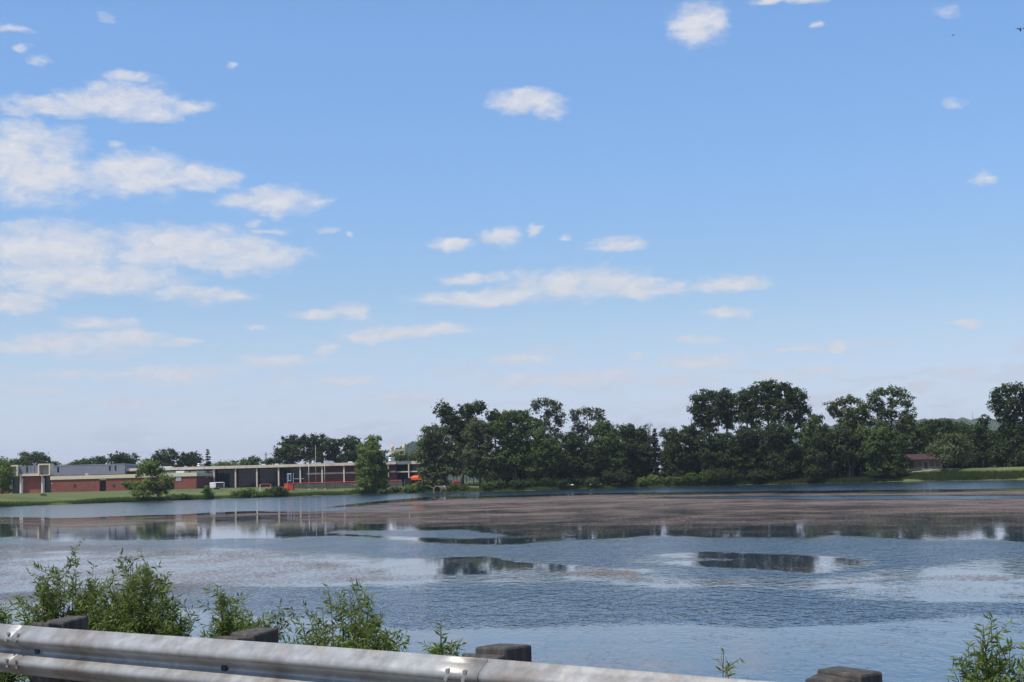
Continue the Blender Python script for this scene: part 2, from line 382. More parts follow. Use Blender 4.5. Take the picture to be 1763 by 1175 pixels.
def np_mesh(name, verts, nper, mat, attr=None):
    """verts (N*nper,3) loose polygons with nper corners each"""
    nv = len(verts); nf = nv // nper
    me = bpy.data.meshes.new(name)
    me.vertices.add(nv); me.vertices.foreach_set('co', np.ascontiguousarray(verts, dtype=np.float32).ravel())
    me.loops.add(nv); me.loops.foreach_set('vertex_index', np.arange(nv, dtype=np.int32))
    me.polygons.add(nf); me.polygons.foreach_set('loop_start', np.arange(0, nv, nper, dtype=np.int32))
    me.update(calc_edges=True)
    if attr is not None:
        a = me.attributes.new('tint', 'FLOAT', 'POINT'); a.data.foreach_set('value', np.ascontiguousarray(attr, dtype=np.float32))
    me.materials.append(MAT[mat]); return me
def grid_mesh(name, P, mat, attrs=None, keep=None):
    """P (r,c,3) grid"""
    r_, c_ = P.shape[:2]
    idx = np.arange(r_ * c_).reshape(r_, c_)
    F = np.stack([idx[:-1, :-1], idx[:-1, 1:], idx[1:, 1:], idx[1:, :-1]], -1).reshape(-1, 4)
    if keep is not None: F = F[keep.reshape(-1)]
    me = bpy.data.meshes.new(name)
    me.from_pydata(P.reshape(-1, 3).tolist(), [], F.tolist()); me.update()
    for k, v in (attrs or {}).items():
        a = me.attributes.new(k, 'FLOAT', 'POINT'); a.data.foreach_set('value', np.ascontiguousarray(v, dtype=np.float32).ravel())
    me.polygons.foreach_set('use_smooth', [True] * len(me.polygons))
    me.materials.append(MAT[mat]); return me

# ------------------------------------------------------------------ terrain
SH = [(-300,885),(0,873),(100,869),(200,865.4),(380,859),(540,853.6),(640,851),(760,848.4),(940,844.2),(1080,840),(1250,836),(1440,832),(1560,829.2),(1763,826.5),(2060,823)]
_sx, _sy = [], []
for px, py in SH:
    d = ray(px, py); tt = -EYE / d.z; _sx.append(d.x * tt); _sy.append(d.y * tt)
def shoreY(X):
    return np.interp(X, _sx, _sy) + 1.6 * np.sin(X * .11) + .9 * np.sin(X * .37 + 1)
def smooth(t_): t_ = np.clip(t_, 0, 1); return t_ * t_ * (3 - 2 * t_)
def ground(X, Y):
    t_ = np.asarray(Y) - shoreY(X)
    Lr = np.interp(X, [-180, -60, 0, 120], [118, 84, 60, 46]); Hm = np.interp(X, [-60, 60, 200], [2.75, 2.75, 2.85])
    return np.where(t_ < 0, t_ * .25, .35 * np.clip(t_ / 1.5, 0, 1) + Hm * np.clip(t_ / Lr, 0, 1) ** .9)
def gz(X, Y): return float(ground(np.float64(X), np.float64(Y)))
def place(px, t_, py=835):                    # a spot t_ metres behind the far shoreline, in the direction of photo column px
    Y = 470.
    for _ in range(8):
        X = at(px, py, Y).x; Y = float(shoreY(X)) + t_ if t_ < 88 else 470. + t_
    X = at(px, py, Y).x
    return Vector((X, Y, gz(X, Y)))
tt = np.array([-12, -4, -1, 0, .7, 1.5, 3, 5, 8, 12, 17, 23, 30, 37, 44, 55, 68, 82, 100, 120, 150, 220, 400, 800, 1600, 3200, 7000, 14000.])
cc_ = np.concatenate([np.linspace(-9000, -500, 14)[:-1], np.linspace(-500, 500, 260), np.linspace(500, 9000, 14)[1:]])
Xg, Tg = np.meshgrid(cc_, tt)
Yg = shoreY(Xg) + Tg
Zg = ground(Xg, Yg) + RNG.normal(0, .03, Xg.shape) * (Tg > 2) * (Tg < 60)
far = link('ground', grid_mesh('ground', np.stack([Xg, Yg, Zg], -1), 'lawn')); struct(far)

# lake
rows = np.concatenate([np.linspace(3.2, 18, 90), np.linspace(18, 60, 130)[1:], np.linspace(60, 360, 150)[1:], np.array([420, 560, 900.])])
Yw = EYE * FPX / rows[::-1]
Uw = np.linspace(-1, 1, 240)
Xw = Uw[None, :] * (40 + .52 * Yw[:, None]); Yw2 = np.repeat(Yw[:, None], 240, 1)
PX, PY = to_px(Xw, Yw2, np.zeros_like(Xw))
rgm = np.random.default_rng(21)
WX, WY = np.zeros_like(PX), np.zeros_like(PY)
for k_ in range(14):                           # wander of the wind lines
    lx = 60 * 1.35 ** rgm.uniform(0, 7); ly = 5 * 1.3 ** rgm.uniform(0, 7); ph = rgm.uniform(0, 6.28, 4)
    am = (lx / 300) ** .6
    WX += 34 * am * np.sin(PX / lx * 2.5 + ph[0] + 2 * np.sin(PY / ly + ph[1])) / 2
    WY += 1.5 * am * np.sin(PX / lx * 3.1 + ph[2] + 1.3 * np.sin(PY / ly * .7 + ph[3]))
dep = np.clip((PY - 842) / 90, 0.06, 1.0)
PX0, PY0 = PX, PY
PX = PX + WX * np.clip(dep * 1.6, .3, 1); PY = PY + WY * dep
def band(top, bot, soft=3.0):
    tx, ty = zip(*top); bx_, by = zip(*bot)
    T = np.interp(PX, tx, ty); B = np.interp(PX, bx_, by)
    s = np.minimum(soft, np.maximum(.6, (B - T) * .35))
    return smooth((PY - T) / s + .5) * smooth((B - PY) / s + .5)
def lens(cx, cy, rx, ry, slope=0.0):
    e = ((PX - cx) / rx) ** 2 + ((PY - cy - slope * (PX - cx)) / ry) ** 2
    return smooth(1.6 - e)
R1 = band([(-900, 800), (2600, 780)], [(-900,892),(0,890),(150,889),(300,886),(450,879),(560,871),(640,863),(720,856.5),(900,852.5),(1050,849.5),(1400,845),(1763,841.5),(2600,836)], 2)
R5 = band([(-900,928),(0,928),(300,926),(600,932),(700,934),(900,934),(1000,931),(1150,925),(1300,925),(1450,928),(1763,935)],
          [(-900,943),(0,943),(200,945),(400,950),(600,956),(700,958),(850,955),(960,962),(1000,975),(1100,990),(1300,994),(1400,990),(1500,978),(1763,962)], 15)
R7 = band([(-900,1040),(250,1012),(350,1004),(500,1005),(700,1008),(900,1006),(1100,1010),(1250,1008),(1400,1016),(1500,1022),(1600,1035),(1763,1040)],
          [(-900,1044),(250,1030),(350,1050),(450,1066),(600,1080),(900,1082),(1100,1082),(1300,1080),(1500,1069),(1763,1060)], 20)
calm = np.maximum.reduce([lens(1300, 967, 150, 12), lens(866, 976, 150, 19), .55 * lens(1620, 1005, 190, 16), .6 * lens(1180, 966, 80, 9), .5 * lens(330, 975, 380, 14), .45 * lens(700, 990, 260, 9)])
ripple = np.maximum.reduce([R1, R5, R7, lens(590, 876.5, 150, 3.2, -.02), lens(1560, 857, 380, 3.0, -.001), lens(750, 921, 135, 5.5)])
ripple = np.maximum(ripple, .32 * smooth((PY - 936) / 14))
ripple = np.clip(ripple * (1 - .92 * calm), 0, 1)
low = smooth((PY - 1078) / 25)
ripple = np.maximum(ripple, .30 * low + .05)
ripple = np.where(Yw2 < 14, .3, ripple)
Pw = np.stack([Xw, Yw2, np.zeros_like(Xw)], -1)
lake = struct(link('lake_water', grid_mesh('lake_water', Pw, 'water', {'ripple': ripple})))
A1 = band([(-900,900),(400,889),(480,883),(560,873),(640,866.5),(760,858.5),(900,855),(1050,852),(1400,847.5),(1763,844),(2600,838)],
          [(-900,900.5),(400,890),(480,897),(560,902),(700,908),(800,916),(900,928),(1150,922),(1450,925),(1763,933),(2600,940)], 9)
fade = np.interp(PY, [850, 880, 905, 930], [.58, .52, .40, .30])
c1 = A1 * fade * (1 - lens(1560, 857, 380, 3.4, -.001)) * (1 - lens(750, 921, 140, 7))
A2 = band([(-900,893),(0,893),(300,889),(560,882)], [(-900,910),(0,908),(200,905),(420,897),(560,890),(561,880),(900,870)], 5) * .50
A3 = band([(-900,948),(0,950),(300,958),(520,966),(760,968),(1000,985),(1200,995)], [(-900,1060),(0,1060),(250,1022),(350,1003),(700,1003),(1000,1003),(1200,1003)], 10) * .40 * (1 - .7 * lens(866, 976, 150, 19))
A4 = np.maximum(np.maximum(lens(1640, 1020, 170, 16) * .26, np.maximum(lens(1300, 967, 160, 12), lens(862, 977, 130, 16)) * .27), smooth((PY - 1085) / 20) * .22)
A5 = lens(120, 985, 420, 55) * .41
cover = np.maximum.reduce([c1, A2, A3, A4, A5]); cover = np.where(PY > 1400, 0, cover)
cf = (cover[:-1, :-1] + cover[1:, 1:] + cover[1:, :-1] + cover[:-1, 1:]) / 4
alg = link('floating_algae', grid_mesh('floating_algae', Pw + np.array([0, 0, .012]), 'algae', {'cover': cover}, keep=cf > .05))
struct(alg, 'stuff')

# near bank: the road the camera stands on, its shoulder and the slope to the water (measured along and across the guardrail)
RN = Vector((.634, .773, 0)).normalized(); RU = Vector((RN.y, -RN.x, 0))       # across, along
def rq(s, q, z): return RU * s + RN * q + Vector((0, 0, z))
qz = [(-14, 1.1), (-7.6, 1.34), (-7.0, 1.38), (4.2, 1.38), (4.5, 1.375), (5.4, 1.36), (6.4, 1.30), (7.4, 1.05), (9, .62), (11, .12), (12.5, -.3), (16, -1.2)]
ss = np.linspace(-70, 60, 261)
S_, Q_ = np.meshgrid(ss, np.concatenate([[a for a, _ in qz[:5]], np.linspace(4.7, 16, 48)]))
Z_ = np.interp(Q_, [a for a, _ in qz], [b_ for _, b_ in qz]) + RNG.normal(0, .018, S_.shape) * (Q_ > 5)
Pn = np.stack([S_ * RU.x + Q_ * RN.x, S_ * RU.y + Q_ * RN.y, Z_], -1)
struct(link('embankment', grid_mesh('embankment', Pn, 'bank')))
Pr = np.stack([ss[None].repeat(2, 0) * RU.x + np.array([[-6.9], [4.1]]) * RN.x, ss[None].repeat(2, 0) * RU.y + np.array([[-6.9], [4.1]]) * RN.y, np.full((2, 261), 1.392)], -1)
struct(link('road', grid_mesh('road', Pr, 'asphalt')))
def nearz(X, Y):
    q = X * RN.x + Y * RN.y
    return float(np.interp(q, [a for a, _ in qz], [b_ for _, b_ in qz]))

# far wooded hills
def hill(pts, Y, depth, seed):
    rg = np.random.default_rng(seed)
    px = np.linspace(pts[0][0], pts[-1][0], 160); py = np.interp(px, [a for a, _ in pts], [b_ for _, b_ in pts])
    top = [at(a, b_, Y) for a, b_ in zip(px, py)]
    prof = [(-1, 0), (-.75, .18), (-.5, .5), (-.25, .82), (0, 1), (.4, .9), (1, 0)]
    P = np.zeros((len(prof), 160, 3))
    for i, (o, h_) in enumerate(prof):
        for k, p in enumerate(top):
            P[i, k] = (p.x, Y + o * depth + rg.normal(0, depth * .04), 3 + (p.z - 3) * h_ + (rg.normal(0, 2.2) if 0 < i < 6 else 0))
    return struct(link('hills', grid_mesh('hills', P, 'hill')))
hill([(1330,800),(1370,745),(1450,728),(1575,722),(1640,722),(1700,721),(1763,728),(1850,735),(2050,760),(2300,808)], 3900, 700, 1)
hill([(655,838),(670,790),(682,772),(697,766),(712,761),(730,758),(770,766),(830,790),(900,830)], 2900, 350, 2)
hill([(-500,858),(-200,826),(0,822),(200,806),(360,799),(380,800),(480,808),(640,818),(800,824),(900,828)], 5200, 700, 3)

# ------------------------------------------------------------------ vegetation
def unit(n, rg):
    v = rg.normal(size=(n, 3)); return v / np.linalg.norm(v, axis=1, keepdims=True)
def leaf_cards(C, size, rg, outward=None, aspect=.6, upb=.4):
    n = len(C)
    nr = unit(n, rg) * .9 + np.array([0, 0, upb])
    if outward is not None: nr += outward * .9
    nr /= np.linalg.norm(nr, axis=1, keepdims=True)
    a = np.cross(nr, unit(n, rg)); a /= np.linalg.norm(a, axis=1, keepdims=True) + 1e-9
    b_ = np.cross(nr, a)
    s = size * rg.uniform(.6, 1.35, (n, 1))
    a = a * s; b_ = b_ * s * aspect
    bend = nr * s * .18
    return np.stack([C - a - bend, C - b_ * .9 - a * .1, C + a - bend, C + b_ * .9 + a * .15], 1).reshape(-1, 3)
def crown_points(lobes, rg, dens, clump_r, per):
    """lobes: (centre xyz, rx, ry, rz). Leaf clumps spread through each lobe, denser at the skin."""
    C, O, T, tips = [], [], [], []
    for (c, rx, ry, rz) in lobes:
        vol = rx * rz
        n = max(6, int(4.2 * dens * vol / (clump_r ** 2)))
        d = unit(n, rg); rad = rg.uniform(0, 1, (n, 1)) ** .38
        rad *= 1 + .16 * np.sin(d[:, :1] * 7 + c.x) * np.cos(d[:, 2:] * 6)
        p = np.array(c) + d * rad * np.array([rx, ry, rz])
        tips.append(p)
        k = rg.integers(int(per * .5), int(per * 1.5) + 1, n)
        idx = np.repeat(np.arange(n), k)
        cr = clump_r * rg.uniform(.55, 1.3, n)
        off = rg.normal(size=(len(idx), 3)) * .5; off *= np.array([1, 1, .7])
        q = p[idx] + off * cr[idx, None]
        C.append(q); O.append(d[idx] * .7 + off * .8)
        T.append(np.clip(rg.uniform(.1, .9, n)[idx] * .6 + rg.uniform(0, 1, len(idx)) * .4, 0, 1))
    return np.concatenate(C), np.concatenate(O), np.concatenate(T), tips
def trunk_mesh(base, lobes, tips, rg, r0, mat, lean=0., maxtips=9):
    mb = MB(); base = Vector(base)
    top = max(lobes, key=lambda l: l[0][2])[0]; cen = sum((Vector(l[0]) for l in lobes), Vector()) / len(lobes)
    topz = top[2]
    path = []
    for i in range(7):
        k = i / 6
        p = base.lerp(Vector((cen.x * .5 + top[0] * .5, cen.y, topz)), k)
        w_ = (topz - base.z) * .018 * math.sin(k * 5 + base.x)
        path.append((p.x + w_ + lean * math.sin(k * 3.1), p.y + w_ * .6, base.z - .3 + (topz - base.z + .3) * k))
    mb.tube(path, [r0 * (1.25 if i == 0 else (1 - i / 6.6)) for i in range(7)], 8)
    for (c, rx, ry, rz), tp in zip(lobes, tips):
        c = Vector(c); zf = max(base.z + (topz - base.z) * .18, c.z - max(rz, rx) * 1.1); k = min(.9, max(.12, (zf - base.z) / max(.1, topz - base.z)))
        i = min(5, int(k * 6)); f = k * 6 - i
        s = Vector(path[i]).lerp(Vector(path[i + 1]), f); rs = r0 * (1 - k * .85) * .55
        mid = s.lerp(c, .55) + Vector((0, 0, -.12 * (c - s).length))
        mb.tube([s, mid, c], [rs, rs * .7, rs * .45], 6)
        sel = rg.permutation(len(tp))[:maxtips]
        for j in sel:
            e = Vector(tp[j]); st = mid.lerp(c, rg.uniform(0, 1))
            md = st.lerp(e, .5) + Vector(rg.normal(0, .06 * (e - st).length, 3))
            mb.tube([st, md, e], [rs * .38, rs * .26, rs * .09], 4, cap=False)
    return mb
def px_lobes(L, Y, rg, flat=1.25):
    s = Y / FPX; out = []
    for (x, y, a, b_) in L:
        a *= 1.12; b_ *= 1.12
        c = at(x, y, Y + rg.normal(0, .3) * a * s)
        out.append((c, a * s, .5 * (a + b_) * s * flat, b_ * s))
    return out
ntree = 0
def tree(name, label, px, t_, L, mat, cat='tree', group=None, bark='bark', dens=1.5, clump=1.0, per=26, leaf=.36, r0=None, lean=0., tips=9):
    global ntree; ntree += 1
    rg = np.random.default_rng(100 + ntree)
    b = place(px, t_); Y = b.y
    lobes = px_lobes(L, Y, rg)
    C, O, T, tp = crown_points(lobes, rg, dens, clump, per)
    g = ground(C[:, 0], C[:, 1]); ok = C[:, 2] > g + .12
    C, O, T = C[ok], O[ok], T[ok]
    root = empty(name, b); tag(root, label, cat, group)
    hgt = max(l[0].z + l[3] for l in lobes) - b.z
    trunk_mesh(b, lobes, tp, rg, r0 or hgt * .022, bark, lean, tips).build('trunk', bark, root, True)
    link('crown', np_mesh('crown', leaf_cards(C, leaf, rg, O), 4, mat, np.repeat(T, 4)), root)
    return root
def conifer(name, label, px, t_, ytop, hw, mat='needle', ybase=None, group=None, gap=1.0):
    global ntree; ntree += 1
    rg = np.random.default_rng(100 + ntree)
    b = place(px, t_); Y = b.y; top = at(px, ytop, Y); H = top.z - b.z; Rm = hw * Y / FPX
    root = empty(name, b); tag(root, label, 'tree', group)
    mb = MB(); mb.tube([b - Vector((0, 0, .3)), b + Vector((0, 0, H * .5)), b + Vector((0, 0, H))], [H * .022, H * .013, .03], 7)
    C, T = [], []
    z = .1
    while z < .985:
        r_ = Rm * (1 - z) ** .8 * rg.uniform(.78, 1.15) + .15
        nb = 7 if z < .8 else 5
        for k in range(nb):
            a = rg.uniform(0, 6.28); rr_ = r_ * rg.uniform(.75, 1.12)
            s = b + Vector((0, 0, H * z)); e = s + Vector((math.cos(a) * rr_, math.sin(a) * rr_, -rr_ * .18 + rr_ * .1 * rg.normal()))
            mb.tube([s, e], [.05, .015], 4, cap=False)
            n = int(10 + 26 * rr_); u = rg.uniform(.12, 1.02, n)[:, None]
            C.append(np.array(s) + (np.array(e) - np.array(s)) * u + rg.normal(0, 1, (n, 3)) * np.array([.22, .22, .13]) * (1.2 - .5 * u))
            T.append(np.full(n, rg.uniform(.1, .9)))
        z += .038 * gap * rg.uniform(.7, 1.3)
    C = np.concatenate(C); T = np.concatenate(T)
    mb.build('trunk', 'bark', root, True)
    link('crown', np_mesh('crown', leaf_cards(C, .27, rg, None, .45, .2), 4, mat, np.repeat(T, 4)), root)
    return root

GB = 'trees beyond the school roof'; GC = 'shore trees in the middle of the far bank'; GR = 'shore trees on the right bank'; GS = 'bushes at the far water edge'
# --- left bank
tree('small_tree', 'light green small tree cut by the left edge of the picture', 4, 12, [(4,800,14,13),(8,815,16,12),(0,830,17,14),(12,838,12,9)], 'leaf_light', leaf=.3)
tree('spreading_tree', 'spreading pale green tree at the water in front of the long brick wall', 247, 2.0, [(256,800,17,11),(243,811,15,9),(268,812,13,9),(286,826,14,9),(218,834,8,6),(238,838,18,10),(258,832,16,9),(270,844,19,9),(242,851,17,6),(285,839,10,7)], 'leaf_light', bark='bark_pale', dens=1.35, clump=.8, per=24, leaf=.28)
tree('oval_tree', 'tall oval green tree standing alone before the brick and fence', 640, 3, [(641,763,13,13),(636,778,18,14),(647,788,19,15),(634,802,21,16),(646,815,22,16),(634,829,20,13),(648,836,18,11)], 'leaf_light', dens=1.9, clump=.85, per=28, leaf=.3)
# --- behind the school
for i, (px, t_, L, mt, nm, lb) in enumerate([
 (50, 120, [(42,786,10,7),(58,787,13,8),(50,795,18,9),(72,790,10,7)], 'leaf_grey', 'airy_tree', 'airy grey green tree above the left hooded bays of the school'),
 (30, 95, [(30,797,13,9),(22,803,9,8)], 'leaf_mid', 'low_tree', 'low green tree beside the left hooded bay'),
 (80, 95, [(78,799,15,8),(90,803,12,6)], 'leaf_dark', 'low_tree', 'low dark tree just right of the airy grey tree'),
 (110, 240, [(105,808,14,4),(120,806,14,5)], 'leaf_mid', 'far_tree', 'far low tree over the grey upper block, left part'),
 (138, 130, [(132,799,10,6),(147,797,14,7),(140,804,20,6)], 'leaf_mid', 'low_tree', 'pale green low tree above the middle of the grey upper block'),
 (172, 125, [(166,795,10,7),(178,793,8,7),(172,802,14,6)], 'leaf_dark', 'low_tree', 'dark small tree left of the big round dark tree'),
 (212, 120, [(205,790,16,10),(222,791,15,11),(212,800,24,10)], 'leaf_dark', 'round_tree', 'broad round dark tree behind the end of the grey upper block'),
 (284, 125, [(276,788,14,12),(292,787,14,13),(265,797,10,8),(284,800,22,9)], 'leaf_dark', 'round_tree', 'dense dark tree behind the crown of the spreading tree'),
 (325, 135, [(318,791,14,10),(334,789,12,11),(326,800,18,8)], 'leaf_dark', 'round_tree', 'dark rounded tree left of the layered conifer'),
 (396, 230, [(385,800,14,5),(404,799,14,5)], 'leaf_light', 'far_tree', 'pale far low tree just right of the layered conifer'),
 (432, 150, [(426,795,10,6),(438,794,9,7),(430,800,17,6)], 'leaf_mid', 'low_tree', 'green low tree over the glass hall near the utility pole'),
 (468, 120, [(464,798,12,6),(474,795,10,7)], 'leaf_dark', 'low_tree', 'dark low tree at the foot of the tall dark grove'),
 (505, 130, [(494,764,14,12),(508,761,14,11),(487,778,13,13),(505,780,20,16),(495,793,20,9)], 'leaf_dark', 'tall_tree', 'left one of the tall dark trees behind the glass hall'),
 (538, 125, [(528,762,14,12),(545,761,14,13),(560,766,10,12),(540,780,20,15),(545,794,22,8)], 'leaf_dark', 'tall_tree', 'middle one of the tall dark trees behind the glass hall'),
 (582, 130, [(577,767,10,13),(574,784,11,13),(586,792,14,9)], 'leaf_dark', 'tall_tree', 'narrow dark tree right of the gap above the flagpoles'),
 (608, 135, [(598,763,13,11),(612,765,12,12),(604,780,17,15),(612,794,18,9)], 'leaf_dark', 'tall_tree', 'dark tree half hidden by the tall oval green tree'),
 (688, 160, [(676,788,12,6),(690,786,12,7),(704,790,10,7)], 'leaf_mid', 'low_tree', 'low green trees below the twin tan towers'),
 (716, 140, [(712,792,12,10),(722,786,10,10)], 'leaf_mid', 'low_tree', 'low tree at the left foot of the middle grove'),
 ]):
    tree(nm, lb, px, t_, L, mt, group=GB, dens=1.5, clump=1.15, per=22, leaf=.42, tips=5)
conifer('layered_conifer', 'layered dark conifer rising over the school roof', 358, 118, 772, 14, gap=1.5)
# --- middle grove
for (nm, lb, px, t_, L, mt, kw) in [
 ('willow_tree', 'drooping olive green tree leaning over the water at the left end of the grove', 762, 6, [(746,746,20,15),(735,764,17,15),(758,766,22,16),(732,784,17,14),(752,790,24,17),(776,786,16,18),(733,806,14,12),(744,815,22,14),(772,810,20,14),(738,827,16,8),(758,831,18,8)], 'leaf_olive', dict(lean=-1.0, dens=1.4)),
 ('cottonwood_tree', 'tall dark tree with a forked top at the left of the grove', 792, 26, [(762,706,14,13),(774,718,14,13),(806,706,15,12),(822,702,13,11),(800,725,20,16),(778,738,18,16),(812,744,20,17),(794,765,20,18)], 'leaf_dark', dict()),
 ('olive_tree', 'olive tree in front of the forked dark tree', 826, 6, [(820,733,15,12),(836,741,15,13),(814,752,16,13),(832,765,20,15),(812,782,18,15),(836,790,19,15),(818,806,17,13)], 'leaf_olive', dict()),
 ('dark_tree', 'small dark crown peeping between the forked top and the broad tree', 853, 30, [(850,716,13,10),(860,722,12,10),(852,738,16,14)], 'leaf_dark', dict()),
 ('broad_tree', 'broad mid green tree in the middle of the grove', 888, 8, [(876,718,15,11),(898,719,16,11),(868,738,18,14),(892,742,20,15),(915,735,16,14),(872,764,20,16),(900,768,22,17),(866,790,18,14),(892,796,20,15)], 'leaf_mid', dict(dens=1.7)),
 ('airy_tree', 'tall airy grey green tree with bare limbs showing, top of the middle grove', 956, 14, [(924,699,13,9),(940,694,13,8),(955,700,12,12),(944,714,14,10),(964,722,10,14),(936,731,12,11),(954,748,13,13)], 'leaf_grey', dict(dens=1.0, per=20, tips=14, bark='bark_pale')),
 ('leafy_tree', 'dark leafy tree below the airy tall one', 942, 5, [(926,752,18,15),(948,770,20,16),(930,784,20,16),(952,796,18,14),(930,808,18,12)], 'leaf_mid', dict()),
 ('airy_tree', 'second airy grey green tree with a flat top and gaps of sky', 1012, 16, [(990,716,13,10),(1008,711,14,9),(1026,714,14,10),(1034,728,11,10),(996,734,13,12),(1016,740,16,12),(1000,756,14,12)], 'leaf_grey', dict(dens=1.0, per=20, tips=14)),
 ('leafy_tree', 'dark bushy tree between the airy tree and the right end of the grove', 996, 4, [(984,760,18,15),(1002,778,20,16),(982,794,20,15),(1008,802,20,14)], 'leaf_dark', dict()),
 ('rounded_tree', 'rounded dark green tree right of the flat topped airy tree', 1050, 8, [(1038,738,16,12),(1056,744,17,12),(1044,760,22,16),(1066,768,19,16),(1036,786,20,16),(1060,794,22,16)], 'leaf_mid', dict(dens=1.7)),
 ('rounded_tree', 'dark round tree at the right end of the middle grove', 1092, 9, [(1080,744,14,12),(1098,752,14,13),(1086,768,19,16),(1106,780,16,15),(1082,792,20,16),(1104,804,18,12)], 'leaf_dark', dict(dens=1.7)),
 ('slender_tree', 'slender pale tree beside the spruce', 1112, 24, [(1108,742,9,9),(1114,756,10,10),(1110,772,11,12)], 'leaf_grey', dict(dens=1.1)),
 ('sapling', 'bright green sapling under the broad tree', 872, 12, [(866,800,10,9),(876,812,10,9),(866,820,9,7)], 'leaf_light', dict(leaf=.3)),
 ('sapling', 'bright green sapling right of the broad tree trunk', 910, 12, [(908,806,9,9),(916,816,9,8)], 'leaf_light', dict(leaf=.3)),
 ('hazy_tree', 'pale green tree far in the gap right of the spruce', 1148, 90, [(1143,748,8,8),(1150,765,10,12),(1146,785,10,12)], 'leaf_grey', dict()),
 ]:
    k = dict(dens=1.5, clump=1.0, per=26, leaf=.36); k.update(kw)
    tree(nm, lb, px, t_, L, mt, group=GC, **k)
conifer('spruce_tree', 'pointed spruce tree at the right end of the middle grove', 1130, 12, 737, 17)
